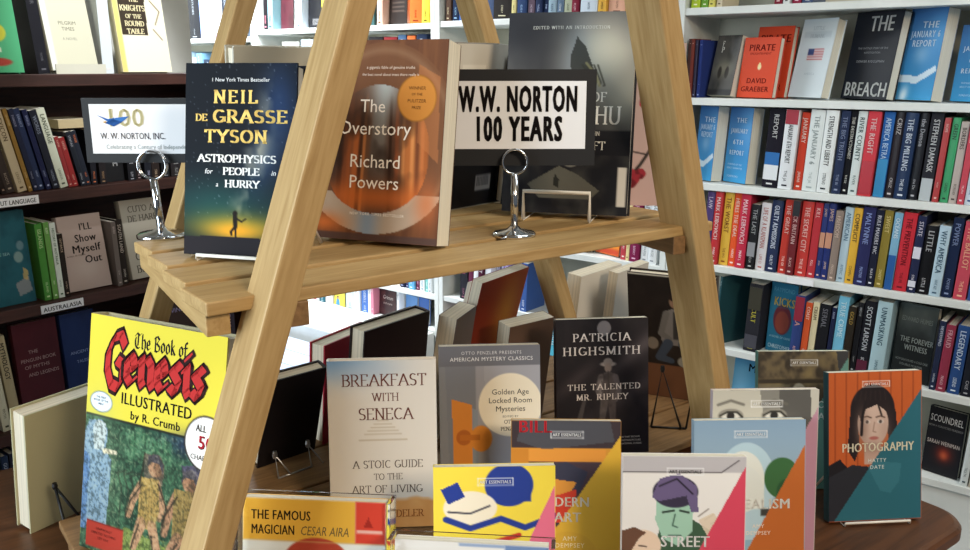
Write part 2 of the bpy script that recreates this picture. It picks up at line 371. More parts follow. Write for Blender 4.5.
# white bookcases
def bookcase(label, s0, s1, shelves, plinth=None, top=2.2):
    r = empty('bookcase', Wp(s0, 0, 0), (0, 0, YW)); tag(r, label, 'bookcase', 'white bookcases along the back wall'); w = s1-s0
    for x in (0, w-.022):
        b = MB(); b.box((x, 0, 0), (x+.022, .285, top)); b.build('side_panel', M['white'], r, bevel=.0015)
    b = MB(); b.box((.022, .27, 0), (w-.022, .285, top)); b.build('back_panel', M['cream'], r)
    for z in shelves:
        b = MB(); b.box((.022, .003, z-.022), (w-.022, .27, z)); b.build('shelf', M['white'], r, bevel=.0015)
    b = MB(); b.box((.022, .012, 0), (w-.022, .03, shelves[0]-.024)); b.build('plinth', M['white'], r)
    return r
ZR = dict(G=.35, E=.612, D=.882, C=1.143, B=1.408, A=1.68); ZC = dict(G=.35, E=.59, D=.85, C=1.12, B=1.388, A=1.672); ZL = dict(E=.585, D=.85, C=1.12, B=1.388, A=1.668)
bookcase('right-hand white bookcase full of news and true crime books', -.662, .352, list(ZR.values())+[1.98])
bookcase('middle white bookcase seen between the legs of the wooden ladder stand', -1.674, -.664, list(ZC.values())+[1.97])
bookcase('white bookcase with a low bright ledge, left of the middle one', -2.79, -1.676, [.43]+list(ZL.values())+[1.96])
bookcase('farthest white bookcase in the corner behind the dark bookcase', -3.802, -2.792, [.35, .6, .86, 1.12, 1.38, 1.64, 1.93])
b = MB(); b.box((-2.95, -.27, 0), (-1.70, -.002, .425)); tag(b.build('storage_ledge', M['white'], None, Wp(0, 0, 0), (0, 0, YW), bevel=.004), 'bright white storage ledge at the foot of the bookcase, with picture books behind', 'ledge')
r = empty('low_bench', Wp(-2.55, -.90, 0), (0, 0, YW)); tag(r, 'pale blue boarded low bench in front of the white ledge', 'bench')
for i in range(5):
    b = MB(); b.box((0, i*.12, .352), (1.05, i*.12+.116, .37)); b.build('board', M['bluebench'], r, bevel=.002)
for x in (.06, .95):
    for y in (.05, .54):
        b = MB(); b.box((x, y, 0), (x+.04, y+.04, .352)); b.build('leg', M['bluebench'], r)

# dark stained bookcase on the left
ZD = dict(f=.0, e=.29, d=.60, c=.917, b=1.20, a=1.485)
r = empty('bookcase', Lp(.25, 0, 0), (0, 0, YL)); tag(r, 'dark-stained wooden bookcase along the left side', 'bookcase'); wl = 1.40
for x in (0, wl-.03):
    b = MB(); b.box((x, 0, .0), (x+.03, .30, 1.485 if x else 1.9)); b.build('side_panel', M['darkwood'], r, bevel=.002)
b = MB(); b.box((.03, .285, 0), (wl-.03, .30, 1.46)); b.build('back_panel', M['darkwood'], r)
for k, z in ZD.items():
    if k == 'f': continue
    b = MB(); b.box((.0 if k == 'a' else .03, -.004, z-.03), (wl if k == 'a' else wl-.03, .285, z)); b.build('shelf', M['darkwood'], r, bevel=.002)

# brown table with rounded corners
def rounded(x0, y0, x1, y1, r, n=8):
    p = []
    for cx, cy, a in ((x1-r, y0+r, -90), (x1-r, y1-r, 0), (x0+r, y1-r, 90), (x0+r, y0+r, 180)):
        p += [(cx+r*math.cos(math.radians(a+90*i/n)), cy+r*math.sin(math.radians(a+90*i/n))) for i in range(n+1)]
    return p
T0, T1, TR0, TR1 = -.27, 1.045, -.185, .86
tbl = empty('table', Sp(0, 0, 0), (0, 0, A37)); tag(tbl, 'dark brown wooden table with rounded corners under the ladder stand', 'table')
b = MB(); prof = [(.008, .856), (.003, .8535), (0, .848), (0, .834), (.004, .83)]
rings = [[(x, y, z) for x, y in rounded(T0+i, TR0+i, T1-i, TR1-i, .05)] for i, z in prof]; n = len(rings[0])
vs = [p for q in rings for p in q]; fs = [tuple(range(n))] + [((k+1)*n+i, (k+1)*n+(i+1) % n, k*n+(i+1) % n, k*n+i) for k in range(len(rings)-1) for i in range(n)] + [tuple((len(rings)-1)*n+i for i in range(n))[::-1]]
b.add(vs, fs); b.build('tabletop', M['walnut'], tbl)
b = MB(); b.box((T0+.08, TR0+.08, .76), (T1-.08, TR0+.1, .83)); b.box((T0+.08, TR1-.1, .76), (T1-.08, TR1-.08, .83)); b.box((T0+.08, TR0+.1, .76), (T0+.1, TR1-.1, .83)); b.box((T1-.1, TR0+.1, .76), (T1-.08, TR1-.1, .83)); b.build('apron', M['walnut'], tbl)
for x in (T0+.05, T1-.11):
    for y in (TR0+.05, TR1-.11):
        b = MB(); b.box((x, y, 0), (x+.06, y+.06, .83)); b.build('leg', M['walnut'], tbl, bevel=.004)

# wooden ladder-shaped display stand on the table
st = empty('ladder_stand', Sp(0, 0, .856), (0, 0, A37)); tag(st, 'A-frame pine ladder display stand with two slatted shelves, on the brown table', 'display stand')
ZO = .856
def leg(s_at, z_at, slope, rf, rb, topz, rtop, hw=.013):
    # leg front face r = rf at the foot and rtop at the top; board 26 mm wide, 46 mm deep
    k = slope; L = (topz-ZO)*math.hypot(1, k); b = MB()
    base = Vector((s_at-k*(z_at-ZO-.005), rf, .005)); tip = Vector((s_at+k*(topz-z_at), rtop, topz-ZO)); d = tip-base
    b.box((0, -hw, 0), (d.length, hw, rb))
    x = d.normalized(); zc = (Vector((0, 1, 0))-x*x.y).normalized(); yc = zc.cross(x)
    o = b.build('leg', M['pine'], st, bevel=.002)
    o.matrix_local = Matrix.Translation(base) @ Matrix((x, yc, zc)).transposed().to_4x4()
leg(.101, 1.443, .346, -.028, .046, 2.05, -.028)
leg(.581, 1.351, -.338, .002, .052, 2.05, -.045, .0145)
leg(.197, 1.504, .36, .428, .040, 2.03, .418)
leg(.577, 1.597, -.376, .40, .046, 2.03, .40)
b = MB(); b.box((.27, -.05, 1.165), (.46, .45, 1.195)); b.build('top_cap', M['pine'], st, bevel=.002)
def slat(name, x0, x1, y0, y1, z0, z1, m=None):
    b = MB(); b.box((0, 0, 0), (x1-x0, y1-y0, z1-z0)); return b.build(name, m or M['pine'], st, (x0, y0, z0-ZO), bevel=.0015)
for k in range(4): slat('shelf_slat', .002+.0085*k, .635+.0085*k, k*.0775, k*.0775+.0635, 1.304, 1.316)
for x, w_ in ((.004, .0), (.60, .0)):
    b = MB(); b.box((0, 0, 0), (.30, .02, .020)); b.build('shelf_rail', M['pine'], st, (x+.02, .008, 1.284-ZO), (0, 0, math.pi/2-.105), bevel=.001)
for x0, y0, x1, y1 in ((.082, .0, .135, .41), (.575, .0, .655, .41)):
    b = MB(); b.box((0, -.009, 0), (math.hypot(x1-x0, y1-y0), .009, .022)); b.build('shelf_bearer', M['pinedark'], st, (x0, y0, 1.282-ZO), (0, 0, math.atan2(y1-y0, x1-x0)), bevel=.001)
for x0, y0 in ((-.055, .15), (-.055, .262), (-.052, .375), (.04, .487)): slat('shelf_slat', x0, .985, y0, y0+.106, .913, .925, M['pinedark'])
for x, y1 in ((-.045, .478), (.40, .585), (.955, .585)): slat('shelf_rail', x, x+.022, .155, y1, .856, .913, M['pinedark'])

# ------------------------------------------------------------------ signs and their chrome holders
def holder(label, x, y, z, zr, rr, br, lean=0):
    t = empty('sign_holder', (x, y, z)); tag(t, label, 'sign holder', 'chrome sign holders on the upper shelf')
    b = MB(); b.lathe([(br, 0), (br, .003), (br*.9, .005), (br*.35, .0075), (.005, .011)], 0, 0, 32); b.build('base', M['chrome'], t, smooth=True)
    b = MB(); b.tube([(0, 0, .006), (lean, 0, zr-rr-z)], .0043, 14); b.build('post', M['chrome'], t, smooth=True)
    for dy in (-.0022, .0022):
        b = MB(); b.tube([(lean+rr*math.cos(a), dy, zr-z+rr*math.sin(a)) for a in np.linspace(0, 2*math.pi, 36, endpoint=False)], .0012, 8, closed=True); b.build('clip_ring', M['chrome'], t, smooth=True)
holder('chrome ring-topped holder in front of the 100 years sign', .033, .957, 1.316, 1.399, .0135, .0245)
holder('chrome ring-topped holder at the left end of the upper shelf', -.362, .951, 1.316, 1.396, .0155, .027, -.004)
def sign(label, x, y, z, w, h, yaw, px, pz, pw, ph, lines, logo=None):
    t = empty('tabletop_sign', (x, y, z), (0, 0, yaw)); tag(t, label, 'sign')
    b = MB(); b.box((0, 0, 0), (w, .005, h)); b.build('backing_board', M['board'], t)
    b = MB(); b.box((px, -.0006, pz), (px+pw, -.0001, pz+ph)); b.build('paper', M['paper'], t)
    b = MB()
    for s, u, v, hh, c, f, sx, mw in lines: text(b, s, (px+u*pw, -.001, pz+ph*(1-v)-hh/2), (1, 0, 0), (0, 0, 1), hh, c, f, 'c', mw, sx)
    if logo: logo(b)
    b.build('lettering', M['matte'], t)
sign('black board sign with large 100 YEARS lettering in a chrome clip', -.062, .9625, 1.394, .184, .1045, math.radians(1), .011, .0185, .162, .0735,
     [('W.W. NORTON', .545, .26, .0262, '241e1e', 'fatsans', .9, .131), ('100 YEARS', .545, .70, .0255, '241e1e', 'fatsans', .9, .0985)])
def gull(b):
    def P(q, c): b.add([(x, -.0012, z) for x, z in q], [tuple(range(len(q)))], srgb(c))
    P([(.016, .052), (.028, .0475), (.036, .049), (.032, .0425)], '2c5fa8'); P([(.030, .044), (.037, .049), (.052, .0505), (.043, .044)], '3a6fb4'); P([(.024, .0435), (.034, .0475), (.044, .0445), (.034, .0395)], '24508f')
    P([(.022, .0445), (.026, .0455), (.026, .0425)], 'c89a48')
sign('white card sign with a blue bird and gold 100 on black board', -.4405, .959, 1.398, .152, .07, math.radians(-1.5), .008, .010, .142, .0535,
     [('100', .275, .27, .019, 'd8cfa4', 'bold', 1.0, .052), ('W. W. NORTON, INC.', .325, .64, .0068, '2a2c3c', 'sans', 1.0, .072), ('Celebrating a Century of Independent Publishing', .53, .86, .0048, 'a0a8a8', 'sans', 1.0, .12)], gull)

# ------------------------------------------------------------------ easels
def easel(label, W, loc, yaw, m, tilt=10, lip=.022, hb=.09, group='wire book easels', r=.0018, T=.03):
    """wire stand; local -y is the side the book faces"""
    t = empty('book_easel', loc, (0, 0, yaw)); tag(t, label, 'book easel', group)
    for sx in (-1, 1):
        x = sx*W/2; tt = math.tan(math.radians(tilt))
        yb = T+.012+2*hb*tt
        b = MB(); b.tube([(x, yb, r), (x, yb+hb*tt, hb)], r, 8); b.build('side_wire', m, t, smooth=True)
        b = MB(); b.tube([(x, -.006, .0008), (x, yb, .0008)], .0007, 8); b.build('base_wire', m, t, smooth=True)
        b = MB(); b.tube([(x, yb+hb*tt, hb), (x, yb+.05, r)], r, 8); b.build('rear_leg', m, t, smooth=True)
    b = MB(); b.tube([(-W/2, -.006, r), (-W/2, -.007, lip), (W/2, -.007, lip), (W/2, -.006, r)], r, 8); b.build('front_lip', m, t, smooth=True)
    b = MB(); b.tube([(-W/2, T+.012+3*hb*math.tan(math.radians(tilt)), hb), (W/2, T+.012+3*hb*math.tan(math.radians(tilt)), hb)], r, 8); b.build('crossbar', m, t, smooth=True)
    return t

# ------------------------------------------------------------------ books shown face-out on the ladder stand and the table
R = math.radians
def body(a, x, y, h, skin, cloth, lean=0):
    a.ell(x+lean, y-h*.42, h*.075, h*.085/a.asp*1.1, skin)
# dark blue cover with the night sky
a = Art(110, 170, '0e131b', 1.58)
n = a.noise(7, 9, 3); s2 = a.noise(60, 90, 5, 1)
a.glow(.30, .74, .60, .15, '1f5552', .7).glow(.85, .22, .16, .22, '27416c', .75).glow(.72, .5, .14, .16, '34507a', .55, 20)
a.mix(np.clip((n-.42)*4, 0, 1)*np.exp(-((a.U-.60-.35*(.62-a.V))/.11)**2)*np.clip(1.3-abs(a.V-.55)*2.4, 0, 1), 'b8b29a', .7).mix((s2 > .93)*(a.V < .8), 'c8d0e0', .22)
a.glow(.50, .845, .42, .07, 'a8952f', .9).glow(.48, .865, .22, .04, 'f0a428', .95)
a.poly([(0, .905), (.3, .895), (.7, .9), (1, .91), (1, 1), (0, 1)], '201d22')
a.ell(.47, .775, .022, .016, '1c1712').limb([(.47, .79), (.475, .845)], .04, .035, '1c1712').limb([(.475, .84), (.48, .9)], .022, .016, '1c1712').limb([(.47, .845), (.435, .87), (.44, .888)], .02, .014, '1c1712').limb([(.48, .80), (.53, .815), (.57, .80)], .014, .01, '1c1712')
book('dark blue hardback with gold capitals and a small figure under a starry sky', .119, .186, .02, (-.241, .822, 1.3177), R(-15), 9, col='141a24', art=a, fin='matte', texts=[
    ('#1 New York Times Bestseller'.replace('#', ''), .5, .085, .019, 'dfe3e6', dict(font='sans', mw=.66)), ('NEIL', .47, .172, .062, 'ecca72', dict(font='slab', mw=.42, track=.18, sx=1.3)), ('DE', .15, .280, .034, 'ecca72', dict(font='slab', mw=.16, sx=1.3)), ('GRASSE', .595, .272, .062, 'ecca72', dict(font='slab', mw=.68, sx=1.4, track=.08)),
    ('TYSON', .47, .375, .062, 'ecca72', dict(font='slab', mw=.58, track=.1, sx=1.35)), ('ASTROPHYSICS', .475, .49, .038, 'f4f4f2', dict(font='slab', mw=.80, sx=1.3)), ('for', .22, .558, .026, 'eceef0', dict(font='ital')), ('PEOPLE', .52, .555, .036, 'f4f4f2', dict(font='slab', mw=.40, sx=1.3)), ('in', .81, .558, .026, 'eceef0', dict(font='ital')), ('a', .30, .625, .024, 'eceef0', dict(font='ital')), ('HURRY', .53, .62, .036, 'f4f4f2', dict(font='slab', mw=.36, sx=1.3))])
easel('white wire easel lip under the dark blue starry book', .082, (-.241, .822, 1.316), R(-15), M['steel'], 9, .006, hb=.05, T=.022)
# forest rings cover
a = Art(120, 180, '5e3b28', 1.48)
n = a.noise(6, 5, 8); st_ = a.noise(22, 3, 5)
a.mix(np.clip(st_*1.6-.5, 0, 1), '8a5a36', .6)
a.ell(.5, .47, .60, .46, '6f4a32', .8); a.ring(.5, .5, .56, .45, .035, '8b6a50', .5)
a.mix(np.clip((a.V-.1)/.3, 0, 1)*(np.hypot((a.U-.47)/.43, (a.V-.56)/.34) < 1), '40302a', .8)
inn = (np.hypot((a.U-.47)/.43, (a.V-.56)/.34) < 1).astype(float)
a.mix(inn*np.exp(-((a.U-.52)/.13)**2)*np.clip(1.25-a.V*1.6, 0, 1), 'b9c6c8', .9)
for x, w, c in ((.2, .05, '8a4a2a'), (.30, .05, 'c26a38'), (.39, .03, '6e4a34'), (.60, .06, '5a3a2a'), (.74, .09, 'd07a3e'), (.86, .05, 'b3632f')):
    a.mix(inn*np.clip(1.3-abs(a.U-x-(a.V-.5)*(.05 if x > .5 else -.05))/w, 0, 1)*np.clip((a.V-.27)*6, 0, 1), c, .85)
for k, (x, w, c) in enumerate(((.17, .02, '2e1c14'), (.24, .018, 'a85a30'), (.335, .016, '3a241a'), (.365, .012, 'd08048'), (.58, .012, '2e1e18'), (.635, .016, '9a5230'), (.69, .012, 'e09658'), (.76, .014, 'e8a060'), (.80, .012, '6a3a24'), (.84, .016, 'c87844'))):
    a.mix(inn*np.clip(1.5-abs(a.U-x-(a.V-.5)*(.04 if x > .5 else -.04))/w, 0, 1)*np.clip((a.V-.25)*5, 0, 1)*(.5+.5*st_), c, .9)
a.mix(inn*np.clip(.42-n, 0, 1)*6, '2c201a', .6).mix(inn*np.exp(-((a.V-.78)/.07)**2), 'c9672c', .75)
a.mix((abs(np.hypot((a.U-.46)/.60, (a.V-.62)/.34)-.86) < .15)*(a.V > .76)*1.0, 'b9a795', .9); a.mix((abs(np.hypot((a.U-.46)/.60, (a.V-.62)/.34)-.86) < .15)*(a.V > .76)*np.exp(-((a.U-.42)/.1)**2), '7f93ab', .9)
a.glow(.9, .8, .1, .12, 'c46a3a', .7).glow(.06, .92, .16, .05, 'cf6f33', .9).rect(0, .965, 1, 1, '4b3a38', .8)
a.poly([(.78, .12), (.95, .18), (.97, .6), (.80, .5)], 'c07846', .45); a.ell(.775, .285, .155, .112, 'bd7c34').ring(.775, .285, .155, .112, .03, '8d5a20', .8)
book('brown forest paperback with round orange medal, leaning behind the front leg', .142, .21, .032, (-.116, .894, 1.316), R(-21.5), 10.3, hard=False, col='5a3d2c', fin='matte', art=a, texts=[
    ('a gigantic fable of genuine truths', .55, .135, .014, 'd8c2b0', dict(mw=.62)), ('the best novel about trees there really is', .55, .17, .013, 'd8c2b0', dict(mw=.66)), ('The', .42, .325, .062, 'f0e6da', dict(mw=.4)), ('Overstory', .44, .435, .066, 'f0e6da', dict(mw=.72)), ('Richard', .46, .60, .064, 'f0e6da', dict(mw=.56)), ('Powers', .46, .705, .064, 'f0e6da', dict(mw=.54)),
    ('NEW YORK TIMES BESTSELLER', .5, .865, .013, 'efe6da', dict(mw=.8, track=.15)), ('WINNER', .775, .235, .016, '5a3410', {}), ('OF THE', .775, .265, .012, '5a3410', {}), ('PULITZER', .775, .297, .016, '5a3410', {}), ('PRIZE', .775, .33, .014, '5a3410', {})])
# misty dark large hardback
a = Art(120, 190, '25252a', 1.57)
n = a.noise(3, 4, 12); n2 = a.noise(8, 10, 4)
a.mix(np.clip(n*1.5-.35, 0, 1)*(a.V < .62), '6d6c68', .8).glow(.74, .20, .36, .20, 'd4d0bc', .85).glow(.95, .42, .22, .16, 'aaa694', .75).glow(.52, .24, .10, .2, '8e9aa6', .45, 15)
a.glow(.12, .08, .28, .16, '232328', .95).poly([(.55, .12), (.62, .17), (.69, .28), (.62, .35), (.52, .34), (.5, .22)], '34342f', .85)
for k in range(5): a.line([(.60+.03*k, .26), (.66+.03*k, .31+.012*k), (.63+.035*k, .36)], .014, '3a382e', .8)
a.line([(.63, .25), (.70, .30), (.74, .36)], .02, 'a39a6a', .7)
a.rect(0, .58, 1, 1, '1d1d21', .85).poly([(.2, .856), (.45, .76), (.60, .80), (.78, .88), (.7, .925), (.3, .925)], '6e6c60', .8).ell(.54, .74, .06, .025, '7d7a70').mix((a.V > .7)*np.clip(n2*2-.8, 0, 1), '5a5850', .6).poly([(.42, .80), (.46, .83), (.45, .87), (.41, .856)], '2a2a26')
a.rect(.915, .76, .985, .955, 'd4cfc4')
book('large dark misty hardback with white roman capitals behind the black sign', .158, .246, .035, (.097, 1.066, 1.3179), R(-15.9), 8.5, col='26262a', art=a, texts=[
    ('EDITED WITH AN INTRODUCTION', .5, .075, .015, 'c8c8c0', dict(mw=.8, track=.2, font='serif')), ('CALL OF', .60, .415, .045, 'e8e4da', dict(font='serif', track=.1)), ('CTHULHU', .58, .505, .085, 'eeeae0', dict(font='serif', mw=.68)), ('IN', .74, .595, .02, 'd0ccc0', dict(font='serif')), ('LOVECRAFT', .58, .655, .04, 'd8d4c8', dict(font='serif', mw=.62))])
easel('white wire easel with a raised square loop in front of the misty hardback', .082, (.0885, 1.050, 1.316), R(-15.9), M['steel'], 8.5, .037, hb=.05, r=.0026, T=.05)
# pink cover with red flowers
a = Art(90, 140, 'b79a94', 1.6); a.vgrad(0, 'a8948c', 1, 'c4a49e', .7)
a.line([(.70, .35), (.78, .42), (.82, .5), (.72, .62), (.60, .74), (.50, .82)], .03, '2e2624').line([(.78, .42), (.9, .46)], .015, '2e2624').line([(.76, .58), (.9, .66)], .015, '2e2624').line([(.66, .68), (.5, .66)], .014, '2e2624')
for x, y, r_ in ((.72, .33, .085), (.62, .36, .05), (.50, .83, .09), (.60, .80, .05), (.80, .48, .04)):
    a.ell(x, y, r_, r_/1.6, '7c1f2a')
    for k in range(5): a.ell(x+r_*.6*math.cos(k*1.26), y+r_*.6/1.6*math.sin(k*1.26), r_*.5, r_*.5/1.6, ('952834', '6a1822')[k % 2])
book('dusky pink paperback with red flowers on a dark stem, beside the right leg', .138, .215, .02, (.196, 1.165, 1.316), R(-4), 5, hard=False, col='a8908a', art=a)

# yellow comic bible
a = Art(150, 200, 'd8c640', 1.36)
n = a.noise(14, 18, 2); n2 = a.noise(40, 50, 6, 2)
a.rect(0, .425, 1, 1, '2a4a36').mix((a.V > .425)*np.clip(n*2.4-.8, 0, 1), '4a7452', .8).mix((a.V > .425)*np.clip(n2*3-1.3, 0, 1), '162c20', .85).glow(.85, .45, .2, .05, '27305e', .9)
for k in range(16): a.ell(.35+.04*(k % 8), .47+.045*(k//8)+.01*(k % 3), .035, .025, ('5f8a66', '3f6a48')[k % 2], .55)
a.rect(0, .418, 1, .428, '1c2018')
for x in (.30, .35, .40): a.line([(x, .82), (x+.01, .70), (x-.03, .64), (x+.04, .62)], .012, '2a3526', .8)
a.poly([(.2, .98), (.35, .856), (.6, .88), (1, .95), (1, 1), (.2, 1)], '6f8040').mix((a.V > .86)*np.clip(n2*2.5-1.1, 0, 1)*(a.U > .25), '96984a', .7)
a.glow(.10, .66, .15, .26, '9aae88', .7).poly([(.0, .50), (.03, .45), (.13, .435), (.18, .47), (.17, .56), (.22, .60), (.20, .9), (0, .9)], '7f98a8').poly([(0, .58), (.05, .6), (.04, .92), (0, .92)], '5878a0')
for k in range(9): a.line([(.04+.015*k, .62), (.03+.018*k, .88)], .005, '6f8fae', .6)
a.ell(.115, .475, .045, .032, 'd8cdb4').poly([(.06, .47), (.1, .445), (.16, .45), (.17, .48), (.15, .56), (.08, .57)], 'b8c2c0').limb([(.16, .565), (.25, .56)], .03, .02, 'd9ccae')
sk, fl = 'b08462', 'a8894c'
a.poly([(.47, .53), (.58, .52), (.62, .56), (.61, .64), (.55, .66), (.47, .62)], '5c5648').ell(.55, .575, .05, .042, sk).limb([(.46, .66), (.40, .73), (.37, .80)], .06, .04, sk).limb([(.57, .64), (.62, .72), (.60, .78)], .05, .035, sk).poly([(.45, .63), (.58, .62), (.60, .75), (.56, .84), (.44, .83)], fl).limb([(.47, .82), (.42, .925)], .075, .05, sk).limb([(.55, .82), (.60, .92), (.59, .99)], .07, .045, sk)
a.poly([(.74, .54), (.86, .52), (.9, .58), (.86, .63), (.76, .61)], '4a4658').ell(.80, .60, .05, .042, 'a07456').limb([(.72, .67), (.66, .76), (.64, .83)], .07, .05, 'a07456').poly([(.70, .64), (.86, .63), (.90, .78), (.84, .856), (.70, .84)], '8a7240').limb([(.74, .84), (.68, .92), (.72, .99)], .08, .055, 'a07456').limb([(.83, .84), (.86, .97)], .08, .055, 'a07456')
for k in range(14): a.line([(.46+.01*k, .66+.01*(k % 3)), (.46+.01*k, .82)], .004, '7a5f30', .6); a.line([(.71+.011*k, .67), (.71+.012*k, .84)], .004, '6a5228', .6)
for q in ([(.47, .53), (.46, .60), (.44, .66)], [(.46, .66), (.38, .74), (.35, .81)], [(.45, .83), (.40, .94)], [(.58, .64), (.65, .73), (.62, .8)], [(.72, .67), (.64, .76), (.62, .84)], [(.74, .86), (.66, .93), (.69, .99)], [(.88, .66), (.92, .78)], [(.55, .86), (.58, .98)]): a.line(q, .012, '2c241a', .85)
for x, y in ((.55, .575), (.80, .60)): a.glow(x+.03, y+.01, .035, .04, '5a3c2a', .75).poly([(x-.05, y-.04), (x+.01, y-.055), (x+.06, y-.02), (x+.06, y+.02), (x+.03, y-.015), (x-.03, y-.015), (x-.055, y+.01)], '4a4448')
n3 = a.noise(75, 100, 17, 2); a.mix((a.V > .435)*np.clip((n3-.5)*5, 0, 1), '1a2018', .45).mix((a.V > .435)*np.clip((.36-n3)*5, 0, 1), 'd8d0a0', .25)
for k in range(40): a.line([(.24+.018*(k % 40), .5+.07*((k*7) % 5)), (.25+.018*(k % 40), .52+.07*((k*7) % 5))], .008, '14281c', .35 if k % 3 else .0)
a.rect(.05, .872, .34, .985, 'a8382a').rect(.05, .872, .34, .878, '6a1f18', .8)
a.ell(.115, .362, .088, .044, '5a6a78').ell(.115, .362, .082, .040, 'dfe6ea').ell(.90, .43, .155, .112, '2a2420').ell(.90, .43, .145, .105, 'ece6e0')
book('large yellow illustrated comic book with red blackletter title behind the front leg', .216, .288, .024, (-.402, .905, .925), R(-26.8), 10.7, hard=True, col='d8cf8a', back='b8b090', art=a, rnd=.004, fin='matte', texts=[
    ('The Book of', .54, .078, .062, '1d1814', dict(font='black', mw=.60, sx=.8)), ('G', .21, .175, .225, '2a1210', dict(font='fatter', sx=.55)), ('G', .21, .175, .225, 'b82c2a', dict(font='fat', sx=.55, layer=1)), ('enesis', .575, .168, .178, '2a1210', dict(font='fatter', mw=.60, sx=.95, layer=2)), ('enesis', .575, .168, .178, 'b82c2a', dict(font='fat', mw=.585, sx=.95, layer=3)),
    ('ILLUSTRATED', .53, .325, .046, '1d1814', dict(font='bold', mw=.66, sx=.9)), ('by R. Crumb', .53, .388, .034, '1d1814', dict(font='bold', mw=.46)), ('ALL', .86, .372, .026, '2a2420', dict(font='bold', sx=.8, layer=1)), ('50', .90, .428, .052, '2a1210', dict(font='bold', layer=1)), ('50', .897, .426, .050, 'c02a3a', dict(font='bold', layer=2)), ('CHAPTERS!', .895, .488, .02, '2a2420', dict(font='sans', mw=.22, layer=1)),
    ('THE FIRST', .115, .343, .009, '3a4a58', dict(layer=1)), ('BOOK OF THE', .115, .357, .009, '3a4a58', dict(layer=1)), ('BIBLE', .115, .371, .009, '3a4a58', dict(layer=1)), ('GRAPHICALLY', .19, .90, .010, '4a1410', {}), ('DEPICTED! NOTHING', .19, .92, .010, '4a1410', {}), ('LEFT OUT!', .19, .94, .010, '4a1410', {})])

# lower shelf
a = Art(115, 180, 'd9d1c6', 1.55); n = a.noise(5, 6, 21)
a.glow(.05, .0, .45, .12, '6f96bd', .9).glow(.35, .06, .3, .05, 'a9b9c8', .6).mix((np.clip((a.V-.82+.05*(n-.5))*40, 0, 1)), 'c98440', .9).mix((a.V > .82)*np.clip(n*2-.6, 0, 1), 'e0ac70', .7)
for k in range(5): a.line([(.33+.03*k, .435-.02*k), (.67-.03*k, .435-.02*k)], .010, 'b5a48c', .7)
a.line([(.28, .47), (.72, .47)], .012, 'b5a48c', .8)
book('cream paperback with thin roman capitals and a blue wash at one corner', .136, .218, .018, (-.128, 1.0, .925), R(3.8), 7, hard=True, col='d4ccc0', art=a, texts=[
    ('BREAKFAST', .52, .115, .068, '6b4038', dict(font='light', mw=.80)), ('WITH', .53, .215, .046, '6b4038', dict(font='light')), ('SENECA', .53, .315, .066, '6b4038', dict(font='light', mw=.56)), ('A STOIC GUIDE', .54, .615, .044, '5d5048', dict(font='light', mw=.72)), ('TO THE', .54, .69, .036, '5d5048', dict(font='light')), ('ART OF LIVING', .53, .765, .044, '5d5048', dict(font='light', mw=.68)), ('DAVID FIDELER', .55, .915, .042, '8a4a20', dict(font='light', mw=.74))])
a = Art(105, 165, '84868c', 1.53)
a.rect(.36, .13, 1, 1, '9a9aa2').rect(0, 0, 1, .13, '6f7078').poly([(.06, .13), (.36, .13), (.36, 1), (.1, 1)], '7c7f88').poly([(.44, .13), (1, .13), (1, .72), (.5, .9)], 'a4a4ac', .8)
a.poly([(.12, .34), (.32, .38), (.32, 1), (.14, 1)], 'd8883a').poly([(.32, .40), (.38, .42), (.38, 1), (.32, 1)], '8c94a0').ell(.235, .59, .075, .05, 'b5652c').ell(.405, .60, .11, .085, 'd98a38').poly([(.2, .57), (.4, .57), (.4, .61), (.2, .61)], 'c0702c')
a.ell(.68, .53, .12, .1, 'c9bd9a', .0).poly([(.55, .78), (.80, .856), (.64, 1), (.48, 1)], 'c8b04a', .8).poly([(.40, .856), (.56, .80), (.62, 1), (.42, 1)], '8a8a72', .9).poly([(.72, .6), (.82, .62), (.80, .78), (.7, .76)], 'b9b39c').ell(.70, .385, .315, .205, 'ece2cc')
book('grey mystery paperback with an orange door and a round cream title panel', .137, .21, .024, (.009, 1.068, .925), R(4.2), 11.5, hard=False, col='7a7c84', art=a, texts=[
    ('OTTO PENZLER PRESENTS', .52, .045, .02, 'd8d8dc', dict(mw=.6, track=.15)), ('AMERICAN MYSTERY CLASSICS', .52, .085, .024, 'e8e8ea', dict(mw=.86, track=.08)), ('Golden Age', .70, .30, .034, '2c2824', dict(mw=.42)), ('Locked Room', .70, .355, .034, '2c2824', dict(mw=.46)), ('Mysteries', .70, .41, .034, '2c2824', dict(mw=.36)), ('EDITED BY', .70, .46, .013, '2c2824', dict(track=.1)), ('OTTO', .70, .495, .024, '2c2824', dict(font='serif')), ('PENZLER', .70, .54, .024, '2c2824', dict(font='serif'))])
a = Art(100, 145, '201c20', 1.41); n = a.noise(8, 8, 31)
a.glow(.95, .2, .5, .06, '5b5254', .7, -38).glow(.8, .55, .5, .05, '443c40', .6, -30).glow(.2, .45, .3, .05, '4a4042', .6, -40).mix(np.clip(n*2-1, 0, 1), '3a3438', .4).ell(.52, .07, .075, .055, 'b8b0b0', .7)
a.ell(.56, .335, .085, .018, '9a918e').ell(.56, .32, .05, .03, '8a817e').ell(.56, .36, .04, .035, '8a7c76').poly([(.48, .41), (.56, .385), (.64, .41), (.68, .56), (.63, .60), (.50, .60), (.44, .54)], '524a4a').limb([(.48, .43), (.45, .53), (.5, .60)], .06, .05, '8f8684').limb([(.64, .43), (.68, .53), (.64, .60)], .06, .05, '60585a').limb([(.52, .60), (.49, .76)], .09, .06, '5a5250').limb([(.60, .60), (.61, .78)], .09, .06, '524a4a').limb([(.3, .6), (.24, .76)], .04, .06, '4a4444')
